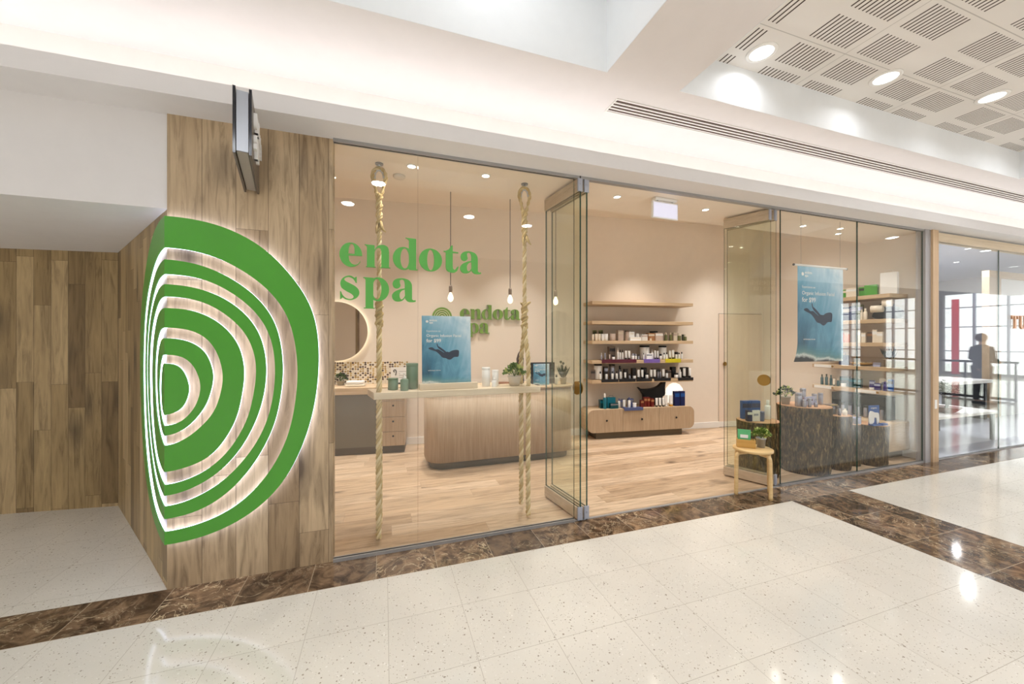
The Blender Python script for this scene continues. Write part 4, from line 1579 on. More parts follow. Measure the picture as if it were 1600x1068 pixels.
tray(.155, .735, -.001, 1.20, .055, 'maroon', 'long maroon tester tray on the left of the fourth long shelf')
tray(.86, 1.14, -.001, 1.20, .06, 'purple', 'purple tester tray in the middle of the fourth long shelf')
tray(1.235, 1.51, -.001, 1.20, .06, 'lime', 'yellow tester tray on the right of the fourth long shelf')
tray(.15, .43, -.001, .90, .045, 'black', 'black tester tray at the far left of the lowest long shelf')
tray(.44, .72, -.001, .90, .045, 'black', 'black tester tray, second from the left on the lowest long shelf')
tray(.73, 1.00, -.001, .90, .045, 'black', 'black tester tray in the middle of the lowest long shelf')
tray(1.04, 1.33, -.001, .90, .045, 'black', 'black tester tray, fourth from the left on the lowest long shelf')
tray(1.46, 1.735, -.001, .90, .045, 'black', 'black tester tray at the right end of the lowest long shelf')

WB = ('white_gloss', 'black')
shelf_row(1.2085, [
    ('dropper', .175, .05, .028, .11, ('silver', 'white_gloss'), 'clear'),
    ('tube', .235, .05, .026, .105, ('silver', 'pinkish'), 'slim grey'),
    ('tube', .31, .05, .026, .08, ('pinkish', 'taupe'), 'short taupe'),
    ('box', .385, .14, .10, .20, ('taupe', 'dark'), 'tall taupe'),
    ('jar', .37, .045, .045, .065, WB, 'small black-lidded'),
    ('pump', .455, .06, .036, .185, ('white_gloss', 'white_gloss'), 'tall white'),
    ('bottle', .485, .045, .026, .15, WB, 'slim white'),
    ('bottle', .525, .045, .028, .15, WB, 'slim white'),
    ('tube', .585, .05, .042, .135, WB, 'white'),
    ('tube', .64, .05, .042, .135, WB, 'white'),
    ('jar', .70, .05, .045, .09, ('white_gloss', 'silver'), 'pale'),
    ('jar', .75, .05, .035, .085, ('white_gloss', 'silver'), 'pale'),
    ('jar', .80, .05, .032, .075, ('silver', 'black'), 'silver'),
    ('bottle', .885, .045, .022, .10, WB, 'little white'),
    ('canister', .955, .135, .15, .215, WB, 'large white'),
    ('box', .965, .03, .09, .09, ('white_gloss', 'silver'), 'low white', .035),
    ('pump', 1.045, .06, .036, .15, ('white_gloss', 'white_gloss'), 'mid-sized white'),
    ('tube', 1.09, .05, .032, .135, WB, 'white'),
    ('tube', 1.135, .05, .034, .13, WB, 'white'),
    ('jar', 1.185, .05, .036, .08, WB, 'small black-lidded'),
    ('canister', 1.265, .12, .12, .21, WB, 'broad white'),
    ('bottle', 1.245, .045, .032, .10, WB, 'short white'),
    ('bottle', 1.29, .045, .032, .105, WB, 'short white'),
    ('tube', 1.36, .06, .042, .135, WB, 'white'),
    ('tube', 1.415, .06, .044, .145, WB, 'white'),
    ('bottle', 1.465, .05, .034, .10, WB, 'squat white'),
    ('bottle', 1.515, .05, .034, .10, WB, 'squat white'),
    ('jar', 1.50, .12, .08, .11, ('taupe', 'black'), 'wide dark'),
    ('bottle', 1.57, .06, .034, .11, WB, 'squat white'),
], 'the fourth long shelf', 'goods on the fourth back wall shelf')
shelf_row(.9085, [
    ('box', .045, .10, .07, .145, ('taupe', 'dark'), 'taupe'),
    ('canister', .15, .12, .12, .235, WB, 'large black-topped white'),
    ('bottle', .155, .045, .04, .12, WB, 'white'),
    ('bottle', .255, .045, .036, .11, WB, 'white'),
    ('box', .275, .12, .06, .19, ('dark', 'silver'), 'tall dark'),
    ('canister', .385, .12, .09, .225, ('silver', 'black'), 'silver'),
    ('bottle', .355, .045, .036, .12, WB, 'white'),
    ('bottle', .425, .045, .036, .12, WB, 'white'),
    ('pump', .50, .06, .036, .17, WB, 'white'),
    ('bottle', .51, .11, .05, .20, ('silver', 'black'), 'tall grey'),
    ('tube', .57, .045, .036, .10, WB, 'short white'),
    ('box', .61, .11, .06, .15, ('dark', 'dark'), 'black'),
    ('jar', .645, .045, .034, .075, ('silver', 'black'), 'silver'),
    ('jar', .725, .045, .045, .07, WB, 'low white'),
    ('box', .745, .11, .06, .16, ('dark', 'dark'), 'black'),
    ('tube', .80, .05, .045, .135, WB, 'white'),
    ('tube', .865, .05, .042, .135, WB, 'white'),
    ('box', .925, .11, .07, .165, ('black', 'dark'), 'jet black'),
    ('jar', .94, .045, .045, .085, WB, 'low white'),
    ('tube', 1.02, .05, .045, .135, WB, 'white'),
    ('tube', 1.08, .05, .045, .135, WB, 'white'),
    ('bottle', 1.14, .05, .026, .14, ('silver', 'black'), 'slim silver'),
    ('bottle', 1.18, .05, .026, .14, ('silver', 'black'), 'slim silver'),
    ('box', 1.14, .12, .13, .15, ('taupe', 'dark'), 'wide taupe'),
    ('tube', 1.235, .05, .044, .14, WB, 'white'),
    ('pump', 1.295, .05, .038, .115, WB, 'small white'),
    ('box', 1.36, .11, .07, .12, ('taupe', 'dark'), 'square taupe'),
    ('jar', 1.46, .045, .06, .075, WB, 'low white'),
    ('box', 1.45, .12, .07, .17, ('black', 'dark'), 'jet black'),
    ('bottle', 1.53, .05, .046, .13, ('white_gloss', 'white_gloss'), 'plain white'),
    ('tube', 1.61, .05, .050, .15, WB, 'white'),
    ('tube', 1.71, .05, .046, .145, WB, 'white'),
    ('box', 1.66, .12, .12, .16, ('dark', 'dark'), 'wide black'),
], 'the lowest long shelf', 'goods on the lowest back wall shelf')

# on the long cabinet
ct = .4555
tray(.52, .84, -.015, ct, .045, 'bluegrey', 'blue grey tester tray on the front edge of the low cabinet')
shelf_row(ct, [
    ('bottle', .235, .06, .055, .235, ('teal', 'white_gloss'), 'teal white-tipped'),
    ('box', .215, .13, .07, .13, ('teal_d', 'teal'), 'dark teal'),
    ('bag', .36, .12, .14, .165, ('teal', 'teal_d'), 'bright teal'),
    ('box', .38, .05, .13, .085, ('teal_d', 'silver'), 'low dark teal', .05),
    ('bottle', .505, .12, .04, .14, ('white_gloss', 'bluegrey'), 'blue-capped white'),
    ('box', .56, .16, .06, .13, ('silver', 'bluegrey'), 'grey'),
    ('tube', .555, .05, .045, .125, ('white_gloss', 'bluegrey'), 'front white'),
    ('bottle', .64, .05, .042, .165, ('white_gloss', 'bluegrey'), 'blue-capped white'),
    ('box', .71, .14, .08, .13, ('bluegrey', 'silver'), 'grey blue'),
    ('jar', .73, .05, .055, .075, ('white_gloss', 'white_gloss'), 'low white'),
    ('box', .87, .08, .048, .11, ('red', 'copper'), 'dark red'),
    ('box', .94, .10, .048, .15, ('red', 'copper'), 'dark red'),
    ('box', .99, .09, .045, .15, ('red', 'copper'), 'dark red'),
    ('box', 1.05, .08, .05, .13, ('red', 'copper'), 'dark red'),
    ('tube', 1.115, .05, .045, .14, ('white_gloss', 'black'), 'black-capped white'),
    ('tube', 1.175, .05, .045, .14, ('white_gloss', 'black'), 'black-capped white'),
    ('tube', 1.235, .05, .045, .14, ('white_gloss', 'black'), 'black-capped white'),
    ('tube', 1.29, .06, .06, .18, ('white_gloss', 'white_gloss'), 'large plain white'),
    ('tube', 1.375, .06, .075, .18, ('white_gloss', 'orange'), 'large orange-capped white'),
    ('box', 1.475, .07, .085, .235, ('navy', 'blue'), 'navy blue'),
    ('box', 1.575, .07, .08, .235, ('navy', 'blue'), 'navy blue'),
], 'the low cabinet', 'goods on the low cabinet')
t = thing('egg_lamp', 'glowing white egg shaped lamp behind the navy boxes on the low cabinet', 'lamp', sl(1.545, .215, ct), BW_PHI)
b = MB().lathe([(.06, 0), (.115, .03), (.155, .10), (.165, .175), (.145, .26), (.09, .325), (.03, .35), (.001, .352)], 28)
b.v = [(x, y * .5, z_) for x, y, z_ in b.v]
b.build('shade', 'egg', t)
t = thing('black_cushion', 'black winged cushion lying behind the white tubes on the low cabinet', 'cushion', sl(1.13, .20, ct), BW_PHI)
w_ = [(-.26, .30), (-.20, .27), (-.05, .27), (.08, .30), (.16, .36), (.205, .42), (.225, .40), (.215, .28), (.21, .16), (.10, .13), (-.06, .10), (-.14, .02), (-.16, .05), (-.17, .18)]
xz_prism(spline(w_, 3, True), -.035, .035, 'cushion_body', 'black', t, True, .018)
xz_prism([(-.15, .0), (.18, .0), (.18, .16), (-.13, .14)], -.02, .03, 'stand', 'black', t, False)

# ------------------------------------------------------------------ right window: stumps, stool, shelves
def stump(label, x, y, r, rt, h, seed):
    rnd = random.Random(seed)
    ph = [rnd.uniform(0, 6.28) for _ in range(4)]

    def wob(a, z):
        return 1 + .035 * sin(2 * a + ph[0]) + .022 * sin(3 * a + ph[1] + z * 2) + .014 * sin(7 * a + ph[2] + z * 3) + .008 * sin(13 * a + ph[3])
    t = thing('tree_stump', label, 'stump', (x, y, 0), 0, 'tree stump display plinths')
    prof = [(r * .97, 0)] + [(r * (1 + .05 * math.exp(-k * 1.2)) + (rt - r) * (k / 14) ** 1.5, h * k / 14) for k in range(1, 14)] + [(rt, h - .006)]
    MB().lathe(prof, 72, 0, wob=wob).build('bark_body', 'bark', t)
    MB().lathe([(rt * .985, h - .0055), (rt * .975, h), (.001, h)], 72, 0, wob=wob).build('cut_top', 'rings', t)
    return t


stump('short wide tree stump behind the stool, half behind the folded glass door', 4.00, 3.19, .20, .21, .61, 3)
stump('largest and tallest tree stump with silver cans and a plant on top', 4.63, 3.115, .235, .255, .755, 5)
stump('medium slim tree stump right of the tallest one with dark boxes on top', 5.075, 3.04, .128, .135, .63, 9)
stump('thinnest darkest tree stump holding small silver tins', 5.375, 3.06, .08, .08, .50, 12)
stump('low tree stump at the right with a blue leaflet stand on top', 5.645, 3.01, .145, .155, .49, 17)

# goods on the left stump
z = .6105
goods('box', (3.915, 3.27, z), .10, .205, ('blue', 'navy'), 'left tall blue box on the short wide stump', 'box', rz=-.3, d=.05)
goods('box', (4.03, 3.25, z), .10, .205, ('blue', 'navy'), 'right tall blue box on the short wide stump', 'box', rz=-.3, d=.05)
goods('box', (3.83, 3.16, z), .05, .12, ('navy', 'white_gloss'), 'small navy box with white print at the left of the short wide stump', 'box', rz=-.4)
goods('card', (3.90, 3.13, z), .085, .12, ('white_gloss', 'silver'), 'white card propped on the short wide stump', 'card', rz=-.3, d=.01)
goods('box', (3.97, 3.12, z), .05, .105, ('bluegrey', 'navy'), 'grey blue tilted box on the short wide stump', 'box', rz=.5)
goods('bottle', (4.13, 3.17, z), .062, .215, ('white_gloss', 'white_gloss'), 'tall white bottle on the short wide stump', 'bottle')
# on the tallest stump
z = .7555
plant('leafy plant in a slim dark pot at the back of the tallest stump', (4.48, 3.22, z), .05, .09, .10, 110, potmat='potgrey', leafm=('leafd', 'leaf2'))
for lab, x, y, w, h in (('tall wide silver can at the left', 4.465, 3.06, .07, .155), ('short silver can in front at the left', 4.47, 3.0, .042, .085), ('second short silver can in front at the left', 4.53, 2.985, .036, .10),
                        ('tallest silver can at the rear', 4.80, 3.24, .062, .17), ('middle silver can at the right', 4.77, 3.09, .05, .125), ('outermost silver can at the right', 4.84, 3.07, .05, .135)):
    goods('can', (x, y, z), w, h, ('silver', 'silver'), '%s on the tallest stump' % lab, 'can')
goods('bottle', (4.60, 2.965, z), .035, .07, ('silver', 'lav'), 'tiny silver bottle at the front of the tallest stump', 'bottle')
goods('box', (4.66, 3.11, z), .15, .08, ('maroon', 'white_gloss'), 'dark maroon tray box on the tallest stump', 'box', d=.06)
goods('card', (4.655, 3.07, z), .16, .10, ('lav', 'maroon'), 'wide lilac white card on the tallest stump', 'card', d=.008)
# on the medium stump
z = .6305
goods('box', (5.02, 3.08, z), .13, .10, ('dark', 'silver'), 'dark box at the back of the medium slim stump', 'box', d=.05)
goods('box', (5.10, 3.07, z + .0), .05, .10, ('taupe', 'dark'), 'grey brown box on the medium slim stump', 'box')
goods('tube', (5.03, 2.985, z), .04, .085, ('silver', 'black'), 'silver tube on the medium slim stump', 'tube')
goods('bottle', (5.115, 2.98, z), .045, .075, ('cream', 'cream'), 'cream bottle at the front of the medium slim stump', 'bottle')
goods('box', (5.02, 3.08, z + .1005), .13, .018, ('taupe', 'lime'), 'flat grey box with a yellow edge stacked on the dark box', 'box', d=.09)
# thin dark stump
z = .5005
goods('can', (5.36, 3.02, z), .036, .085, ('silver', 'lav'), 'left small silver tin on the thinnest stump', 'can')
goods('can', (5.42, 3.01, z), .04, .095, ('lav', 'silver'), 'right small lilac tin on the thinnest stump', 'can')
goods('box', (5.39, 3.10, z), .09, .10, ('navy', 'lav'), 'navy box at the back of the thinnest stump', 'box', d=.04)
# right stump leaflet stand
z = .4905
t = thing('leaflet_stand', 'blue leaflet stand with white cut-out shapes on the low right stump', 'leaflet stand', (5.57, 2.94, z), -.15)
MB().box(-.075, .075, 0, .008, 0, .235).build('blue_back', 'blue', t)
MB().box(-.075, .075, -.05, 0, 0, .012).build('base', 'blue', t)
xz_prism(spline([(-.08, .02), (-.085, .12), (-.06, .17), (0, .15), (.05, .14), (.06, .06), (.045, .02), (.03, .02), (.02, .08), (-.01, .09), (-.02, .03)], 3, True), -.012, -.003, 'white_cutout', 'white_gloss', t, False)
put('printed_text', text_mesh('printed_text', 'organic', .03, .0003, 'white_gloss'), t, (-.05, -.0008, .195))
goods('box', (5.675, 2.99, z), .05, .165, ('silver', 'white_gloss'), 'grey box right of the blue leaflet stand', 'box')
goods('card', (5.73, 3.01, z), .035, .15, ('cream', 'white_gloss'), 'thin cream card at the right edge of the low right stump', 'card', d=.02)
goods('box', (5.66, 2.90, z), .09, .022, ('blue', 'navy'), 'flat blue box in front on the low right stump', 'box', d=.05)

# birch stool outside the door with box and plant
t = thing('stool', 'small round birch stool with four bent legs in the shop entrance', 'stool', (3.435, 2.79, 0), -.87)
MB().lathe([(.166, .425), (.172, .428), (.172, .447), (.166, .45), (.001, .45)], 48).build('seat', 'birch', t)
for a in (38, 142, 218, 322):
    c, s_ = cos(radians(a)), sin(radians(a))
    pts = spline([(.07 * c, .07 * s_, .408), (.13 * c, .13 * s_, .406), (.158 * c, .158 * s_, .398), (.172 * c, .172 * s_, .37), (.174 * c, .174 * s_, .30), (.176 * c, .176 * s_, .15), (.178 * c, .178 * s_, 0)], 4)
    MB().tube(pts, .018, 12).build('leg', 'birch', t)
t = thing('bamboo_box', 'small open bamboo box on the left of the birch stool', 'box', (3.385, 2.825, .4505), -.78)
b = MB()
b.box(-.08, .08, -.035, .035, 0, .006).box(-.08, .08, -.035, -.028, .006, .08).box(-.08, .08, .028, .035, .006, .08).box(-.08, -.073, -.028, .028, .006, .08).box(.073, .08, -.028, .028, .006, .08)
b.build('box_body', 'bamboo', t, bevel=.002)
t = goods('card', (3.375, 2.835, .458), .11, .165, ('mint', 'white_gloss'), 'mint green card standing in the bamboo box on the stool', 'card', rz=-.78, d=.012)
plant('bushy plant with pale flowers in a small zinc pot on the stool', (3.525, 2.775, .4505), .042, .095, .078, 210, potmat='galv')

# shelves on the right wall
RS = [('top', 2.10), ('second', 1.78), ('third', 1.475), ('fourth', 1.16), ('lowest', .855)]
for lab, z in RS:
    o = MB().box(6.05, 6.42, 3.03, 3.95, z - .05, z).build('side_shelf', 'oaky', bevel=.003)
    tag(o, '%s of the five short oak shelves on the right wall behind the right window' % lab, 'shelf', 'oak shelves on the right wall')


def side_row(z, where, items):
    cnt, tot = {}, {}
    for it in items:
        k_ = it[6] + it[0]
        tot[k_] = tot.get(k_, 0) + 1
    for it in items:
        kd, y, x, w, h, mats, look = it[:7]
        k_ = it[6] + it[0]
        cnt[k_] = cnt.get(k_, 0) + 1
        lab = '%s %s on the right wall %s' % (look, KN[kd], where[4:])
        if tot[k_] > 1:
            lab = '%s %s, %s from the back on the right wall %s' % (look, KN[kd], ORD[cnt[k_] - 1], where[4:])
        goods(kd, (x, y, z + .0005), w, h, mats, lab, KN[kd].split()[-1], 'goods on the right wall shelves', -pi / 2 + .25, it[7] if len(it) > 7 else None)


side_row(2.10, 'the top shelf', [
    ('box', 3.60, 6.20, .07, .12, ('green', 'cream'), 'green', .06),
    ('box', 3.50, 6.16, .12, .13, ('cream', 'white_gloss'), 'cream', .06),
    ('box', 3.40, 6.22, .08, .13, ('green', 'darkgreen'), 'dark green', .08),
    ('box', 3.28, 6.16, .13, .14, ('green', 'green'), 'bright green', .08),
    ('bag', 3.11, 6.20, .16, .28, ('white_gloss', 'white_gloss'), 'tall white', .09)])
side_row(1.78, 'the second shelf', [
    ('box', 3.58, 6.18, .08, .19, ('navy', 'white_gloss'), 'navy blue'),
    ('box', 3.495, 6.18, .07, .20, ('navy', 'lav'), 'navy blue'),
    ('box', 3.42, 6.18, .07, .21, ('olive', 'lav'), 'olive green'),
    ('bottle', 3.355, 6.10, .030, .14, ('cream', 'cream'), 'slim cream'),
    ('bottle', 3.31, 6.09, .042, .15, ('cream', 'cream'), 'cream')])
t = thing('black_bag', 'black toiletry bag with loops on the second shelf of the right wall', 'bag', (6.22, 3.15, 1.79), -pi / 2 + .25)
xz_prism(spline([(-.10, 0), (.13, 0), (.15, .10), (.06, .16), (-.08, .13), (-.13, .05)], 3, True), -.06, .06, 'bag_body', 'black', t, True, .02)
MB().tube(spline([(-.08, 0, .12), (-.06, 0, .18), (0, 0, .21), (.06, 0, .18), (.07, 0, .14)], 4), .010, 8).build('bag_handle', 'black', t)
t = thing('folded_towel', 'rolled cream towels on the black bag of the second right wall shelf', 'towel', (6.12, 3.16, 1.845), -pi / 2 + .25)
MB().tube([(-.09, -.02, .07), (.03, -.02, .07)], .045, 18).build('towel_roll', 'cream', t)
MB().tube([(.02, -.01, .14), (.11, -.01, .14)], .048, 18).build('towel_roll', 'cream', t)
side_row(1.475, 'the third shelf', [
    ('can', 3.60, 6.12, .045, .14, ('coral', 'coral'), 'coral pink'),
    ('can', 3.54, 6.12, .060, .14, ('coral', 'pinkish'), 'coral pink'),
    ('box', 3.40, 6.12, .045, .165, ('cream', 'white_gloss'), 'tall cream'),
    ('box', 3.345, 6.12, .045, .13, ('cream', 'white_gloss'), 'lower cream'),
    ('box', 3.30, 6.20, .08, .14, ('taupe', 'copper'), 'brown'),
    ('box', 3.22, 6.12, .045, .17, ('cream', 'white_gloss'), 'tall cream'),
    ('box', 3.165, 6.12, .055, .14, ('cream', 'white_gloss'), 'lower cream')])
t = thing('wooden_bowl', 'shallow gold brown wooden dish with chips on the fourth shelf of the right wall', 'bowl', (6.20, 3.40, 1.1605))
MB().lathe([(.05, 0), (.11, .02), (.14, .045), (.132, .045), (.10, .026), (.001, .012)], 28).build('dish', 'bamboo', t)
b = MB()
rr = random.Random(4)
for i in range(26):
    a, q = rr.uniform(0, 6.28), rr.uniform(0, .09)
    b.box(q * cos(a) - .012, q * cos(a) + .012, q * sin(a) - .01, q * sin(a) + .01, .03 + rr.uniform(0, .02), .036 + rr.uniform(0, .02))
tag(b.build('wood_chips', 'cream', t), kind='stuff')
t = plant('tall spiky orchid-like plant in a beige pot on the fourth shelf of the right wall', (6.18, 3.10, 1.1605), .062, .11, .12, 26, style='spiky', potmat='potgrey', leafm=('leafd', 'leafd'))
side_row(1.16, 'the fourth shelf', [
    ('bag', 3.60, 6.16, .10, .14, ('navy', 'blue'), 'dark blue'),
    ('box', 3.20, 6.12, .07, .05, ('lav', 'taupe'), 'low lilac', .05)])
side_row(.855, 'the lowest shelf', [
    ('bottle', 3.86, 6.12, .035, .15, ('teal_d', 'darkgreen'), 'dark teal'),
    ('bottle', 3.80, 6.12, .035, .16, ('teal_d', 'darkgreen'), 'dark teal'),
    ('bottle', 3.74, 6.12, .035, .15, ('teal_d', 'teal_d'), 'dark teal'),
    ('tube', 3.69, 6.10, .030, .10, ('cream', 'teal_d'), 'cream'),
    ('bottle', 3.65, 6.12, .032, .11, ('teal_d', 'cream'), 'short teal'),
    ('box', 3.62, 6.22, .10, .14, ('teal_d', 'teal'), 'wide teal', .08),
    ('jar', 3.565, 6.09, .06, .05, ('white_gloss', 'white_gloss'), 'low white'),
    ('box', 3.47, 6.18, .13, .125, ('teal_d', 'teal'), 'wide teal', .08),
    ('box', 3.26, 6.14, .05, .12, ('violet', 'lav'), 'violet'),
    ('jar', 3.24, 6.09, .05, .05, ('white_gloss', 'violet'), 'violet-lidded'),
    ('box', 3.19, 6.12, .06, .09, ('violet', 'lav'), 'low violet'),
    ('card', 3.13, 6.16, .12, .15, ('cream', 'violet'), 'cream printed', .01),
    ('bottle', 3.10, 6.09, .04, .12, ('violet', 'violet'), 'violet'),
    ('box', 3.06, 6.13, .05, .15, ('blue', 'navy'), 'blue', .05)])
for lab, z, y0 in (('fourth', 1.16, 3.68), ('lowest', .855, 3.68), ('near end of the lowest', .855, 3.16)):
    t = thing('price_strip', 'white price strip on the edge of the %s right wall shelf' % lab, 'price strip', (6.048, y0, z))
    MB().box(-.004, 0, -.02, .24, -.045, -.005).build('strip', 'white_gloss', t)
    MB().box(-.006, -.0045, -.02, .01, -.04, -.01).build('gold_tag', 'brass', t)

t = thing('side_cabinet', 'low pale cabinet with dark plinth standing against the right wall behind the stumps', 'cabinet', (0, 0, 0))
MB().box(5.98, 6.405, 3.00, 4.05, .10, .47).build('body', 'oaky', t, bevel=.02)
MB().box(6.03, 6.405, 3.08, 4.0, 0, .10).build('plinth', 'plinth', t)
t = thing('black_display_case', 'black open display case with silver tubes on the low right cabinet', 'display case', (6.10, 3.10, .471))
b = MB().box(0, .20, 0, .62, .20, .30).box(.18, .20, 0, .62, 0, .20).box(0, .20, 0, .012, 0, .20).box(0, .20, .608, .62, 0, .20)
b.build('case', 'black', t)
for i in range(6):
    goods('can', (6.15, 3.16 + i * .09, .4715), .05, .16, ('silver', 'black'), 'silver tube in the black display case, %s from the front' % ORD[i], 'tube', 'silver tubes in the display case')

# ------------------------------------------------------------------ neighbouring shop
struct(MB().box(6.52, 16, 7.0, 7.1, 0, 3.4).build('wall_neighbour_back', 'grey_wall'))
struct(MB().box(16, 16.1, 2.84, 7.1, 0, 3.4).build('wall_neighbour_right', 'grey_wall'))
struct(MB().box(6.53, 6.62, 2.95, 3.06, 0, Zs).box(6.53, 6.62, 3.06, 7.0, 0, 3.29).build('wall_neighbour_left', 'grey_wall'))
struct(MB().box(6.53, 16.1, 3.06, 7.1, 3.3, 3.36).build('ceiling', plain(222, 222, 228, .8)))
struct(MB().box(6.53, 16.1, 3.05, 3.10, Zs, 3.3).build('wall_neighbour_header', 'grey_wall'))
t = thing('timber_portal', 'tall timber post and beam framing a pale panel inside the neighbouring shop', 'portal', (11.15, 4.05, 0))
MB().box(0, .42, 0, .10, 0, 2.74).build('post', 'oak', t)
MB().box(0, 4.8, 0, .10, 2.742, 2.87).build('beam', 'oakh', t)
MB().box(.425, 4.8, .04, .06, 0, 2.74).build('panel', plain(222, 226, 230, .5), t)
t = thing('low_table', 'low white table under the bonsai in the neighbouring shop', 'table', (7.9, 3.45, 0))
MB().box(-.75, .9, -.35, .35, .405, .445).build('tabletop', 'white_gloss', t, bevel=.006)
for x in (-.7, .85):
    for y in (-.3, .3):
        MB().box(x - .02, x + .02, y - .02, y + .02, 0, .405).build('leg', 'black', t)
t = thing('bonsai', 'small gnarled bonsai tree in a brown dish on the low white table', 'bonsai', (7.84, 3.27, .446))
MB().lathe([(.075, 0), (.10, .02), (.165, .085), (.155, .085), (.001, .07)], 28).build('dish', plain(104, 76, 66, .4), t)
b = MB()
tr = spline([(0, 0, .07), (.03, 0, .13), (.0, .01, .20), (-.04, 0, .26), (-.02, 0, .32)], 5)
b.tube(tr, [.020 - .00065 * i for i in range(len(tr))], 10)
for e_ in ((-.16, .02, .30), (.11, -.02, .30), (.02, .04, .40), (-.09, -.03, .37), (.07, .03, .36)):
    b.tube(spline([(-.01, 0, .22), (e_[0] * .5, e_[1] * .5, e_[2] - .04), e_], 4), .006, 7)
b.build('trunk', plain(44, 34, 28, .8), t)
b = MB()
rr = random.Random(11)
for c_ in ((-.16, .02, .32), (.11, -.02, .32), (.02, .04, .42), (-.09, -.03, .39), (.07, .03, .38), (0, 0, .35)):
    for i in range(95):
        p = Vector((rr.gauss(0, .045), rr.gauss(0, .04), rr.gauss(0, .018))) + Vector(c_)
        a = Vector((rr.uniform(-1, 1), rr.uniform(-1, 1), rr.uniform(-.3, .6))).normalized() * .028
        s_ = a.cross(Vector((0, 0, 1))).normalized() * .012
        b.quad([p - s_, p + a * .3 - s_, p + a, p + s_])
b.build('foliage', 'leafd', t)
t = thing('armchair', 'dark grey low chair beside the table in the neighbouring shop', 'chair', (7.55, 4.35, 0), .3)
MB().box(-.3, .3, -.3, .3, .2, .42).build('seat', plain(70, 82, 82, .7), t, bevel=.04)
MB().box(-.3, .3, .22, .32, .42, .85).build('backrest', plain(70, 82, 82, .7), t, bevel=.03)
for x in (-.26, .26):
    for y in (-.26, .26):
        MB().tube([(x, y, 0), (x, y, .2)], .016, 8).build('leg', 'black', t)
t = thing('display_desk', 'long white desk with dark legs in the middle of the neighbouring shop', 'desk', (10.0, 4.3, 0))
MB().box(-1.2, 1.0, -.35, .35, .70, .76).build('desktop', 'white_gloss', t, bevel=.006)
for x in (-1.1, .9):
    MB().box(x - .03, x + .03, -.3, .3, 0, .70).build('leg', 'black', t)
t = thing('red_banner', 'tall narrow red banner beside the far mall window, reflected in the neighbouring shop glass', 'banner', (23.6, -3.88, 0), pi / 2)
MB().box(-.12, .12, -.005, .005, .05, 3.3).build('banner_sheet', 'bright_red', t)
MB().box(-.22, .22, -.08, .08, 0, .05).build('base', 'metal', t)
t = thing('balustrade', 'dark railing with green tinted glass out in the mall, reflected in the neighbouring shop glass', 'railing', (14.6, -2.6, 0), pi / 2)
MB().box(0, 3.4, -.006, .006, .08, .88, mf=[1, 1, 0, 1, 0, 1]).build('glass_panel', ['leafglass', GE], t)
MB().tube([(-.05, 0, .96), (3.45, 0, .96)], .03, 12).build('handrail', 'black', t)
MB().box(0, 3.4, -.03, .03, .02, .08).build('bottom_rail', 'black', t)
for x in (0, .85, 1.7, 2.55, 3.4):
    MB().box(x - .02, x + .02, -.02, .02, 0, .94).build('post', 'black', t)

# shop name letters on the neighbouring window, only the first two in the picture
t = thing('neighbour_lettering', 'copper coloured serif letters TU on the neighbouring shop window at the picture edge', 'lettering', (8.36, G - .010, 1.672))
h_ = .185
T_ = [(0, h_), (.17, h_), (.17, h_ * .72), (.155, h_ * .72), (.14, h_ * .94), (.105, h_ * .94), (.105, .012), (.13, .0), (.04, 0), (.065, .012), (.065, h_ * .94), (.03, h_ * .94), (.015, h_ * .72), (0, h_ * .72)]
U_ = [(.20, h_), (.28, h_), (.28, h_ - .008), (.262, h_ - .012), (.262, .06)] + spline([(.265, .045), (.29, .015), (.325, .02), (.34, .06)], 4) + [(.34, h_ - .012), (.325, h_ - .008), (.325, h_), (.375, h_), (.375, h_ - .008), (.355, h_ - .012), (.355, .06)] + spline([(.352, .045), (.32, -.003), (.26, -.003), (.225, .03), (.222, .06)], 4) + [(.222, h_ - .012), (.20, h_ - .008)]
for g_ in (T_, U_):
    put('letter', flat_mesh('letter', [g_], .016, 'copper'), t, (0, 0, 0))
t = thing('notice_sticker', 'small white notice stuck on the timber post between the two shops', 'notice', (6.445, G - .0505, .66))
MB().box(0, .05, -.001, 0, 0, .11).build('paper', 'white_gloss', t)


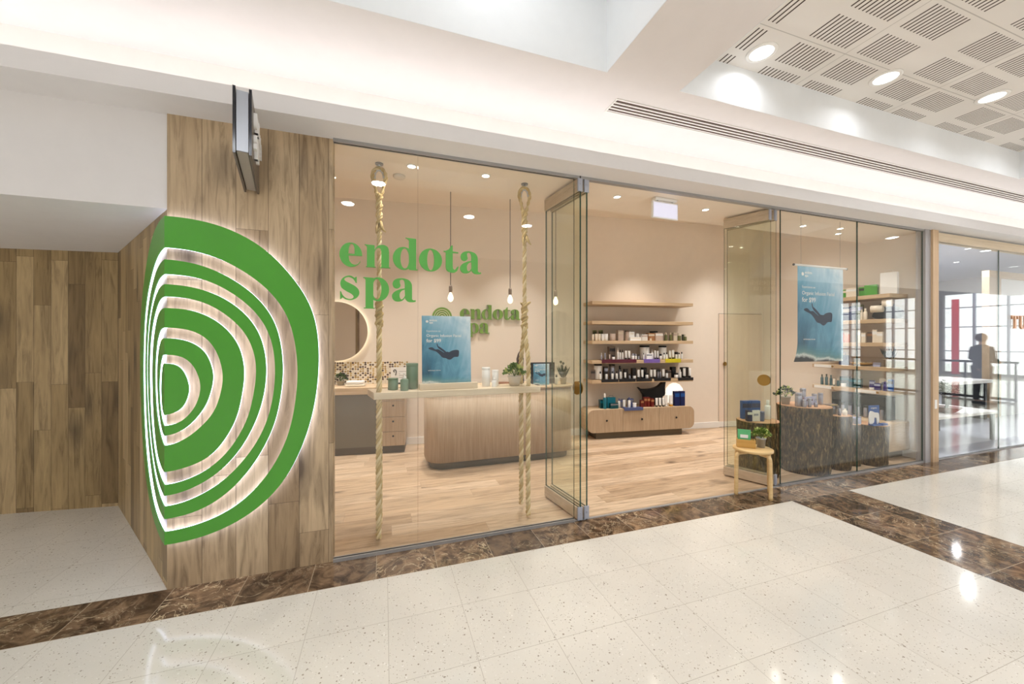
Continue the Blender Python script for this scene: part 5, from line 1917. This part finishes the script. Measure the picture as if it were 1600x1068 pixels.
# a visitor out in the mall, seen only in the reflection
def person(loc, rz, label):
    t = thing('person', label, 'person', loc, rz)
    V = {'pel': (0, 0, .90), 'wst': (0, 0, 1.06), 'chs': (0, 0, 1.25), 'nk': (0, .0, 1.40), 'hd0': (0, -.01, 1.47), 'hd': (0, -.015, 1.56), 'top': (0, -.01, 1.64)}
    for s_, n in ((-1, 'l'), (1, 'r')):
        V['hip' + n] = (.09 * s_, 0, .86)
        V['kne' + n] = (.10 * s_, -.01, .48)
        V['ank' + n] = (.10 * s_, .01, .08)
        V['toe' + n] = (.11 * s_, -.14, .035)
        V['sh' + n] = (.165 * s_, 0, 1.34)
        V['elb' + n] = (.215 * s_, -.0, 1.07)
        V['wr' + n] = (.16 * s_, -.20, .98)
        V['hn' + n] = (.12 * s_, -.27, 1.0)
    E = [('pel', 'wst'), ('wst', 'chs'), ('chs', 'nk'), ('nk', 'hd0'), ('hd0', 'hd'), ('hd', 'top')]
    for n in 'lr':
        E += [('pel', 'hip' + n), ('hip' + n, 'kne' + n), ('kne' + n, 'ank' + n), ('ank' + n, 'toe' + n), ('chs', 'sh' + n), ('sh' + n, 'elb' + n), ('elb' + n, 'wr' + n), ('wr' + n, 'hn' + n)]
        for k in range(5):
            a = (.12 if n == 'r' else -.12)
            V['f%d%s' % (k, n)] = (a + (k - 2) * .014 * (1 if n == 'r' else -1), -.27 - (.05, .075, .08, .072, .055)[k], 1.0 - (.0 if k else .02))
            E.append(('hn' + n, 'f%d%s' % (k, n)))
    R = {'pel': .14, 'wst': .115, 'chs': .135, 'nk': .05, 'hd0': .06, 'hd': .088, 'top': .05, 'hip': .095, 'kne': .058, 'ank': .04, 'toe': .035, 'sh': .06, 'elb': .04, 'wr': .027, 'hn': .032}
    keys = list(V)
    me = bpy.data.meshes.new('body')
    me.from_pydata([V[k] for k in keys], [(keys.index(a), keys.index(b_)) for a, b_ in E], [])
    o = put('body', me, t)
    sk = o.modifiers.new('skin', 'SKIN')
    sk.use_smooth_shade = True
    for i, k in enumerate(keys):
        r = R.get(k) or R.get(k[:-1]) or .009
        me.skin_vertices[0].data[i].radius = (r, r * (.8 if k in ('pel', 'wst', 'chs') else 1))
        me.skin_vertices[0].data[i].use_root = (k == 'pel')
    o.modifiers.new('sub', 'SUBSURF').render_levels = 2
    me.materials.append(M('skin'))
    b = MB().lathe([(.13, .84), (.155, .90), (.135, 1.05), (.16, 1.22), (.165, 1.33), (.10, 1.39), (.06, 1.41)], 24)
    b.v = [(x * 1.12, y * .82, z_) for x, y, z_ in b.v]
    for s_ in (-1, 1):
        b.tube([(.15 * s_, 0, 1.34), (.19 * s_, 0, 1.25), (.215 * s_, -.0, 1.08), (.19 * s_, -.10, 1.03)], [.066, .058, .05, .044], 12)
    b.build('black_top', plain(30, 38, 46, .8), t)
    b = MB()
    for s_ in (-1, 1):
        b.tube([(.085 * s_, 0, .90), (.09 * s_, 0, .80), (.10 * s_, -.01, .48), (.10 * s_, .01, .10)], [.115, .105, .072, .055], 14)
        b.box(.10 * s_ - .045, .10 * s_ + .045, -.17, .07, 0, .06)
    b.build('trousers', plain(28, 34, 42, .8), t)
    h = MB().ball((0, .012, 1.575), .102, 18, 0, 1.05)
    h.v = [(x, max(y, -.05) if z_ < 1.60 else y, z_) for x, y, z_ in h.v]
    h.ball((0, .09, 1.62), .045, 12)
    h.build('hair', plain(92, 64, 56, .6), t)
    f_ = MB().ball((0, -.088, 1.545), .016, 8, 0, 1.3)
    f_.build('nose', 'skin', t)
    for s_ in (-1, 1):
        MB().ball((.035 * s_, -.09, 1.57), .010, 8).build('eye', 'black', t)
        MB().ball((.09 * s_, 0, 1.55), .018, 8, 0, 1.5).build('ear', 'skin', t)
    MB().box(-.022, .022, -.098, -.085, 1.503, 1.511).build('mouth', plain(160, 90, 84), t)
    return t


person((13.4, .69, 0), 1.9, 'person in dark clothes with brown pinned-up hair standing out in the mall')
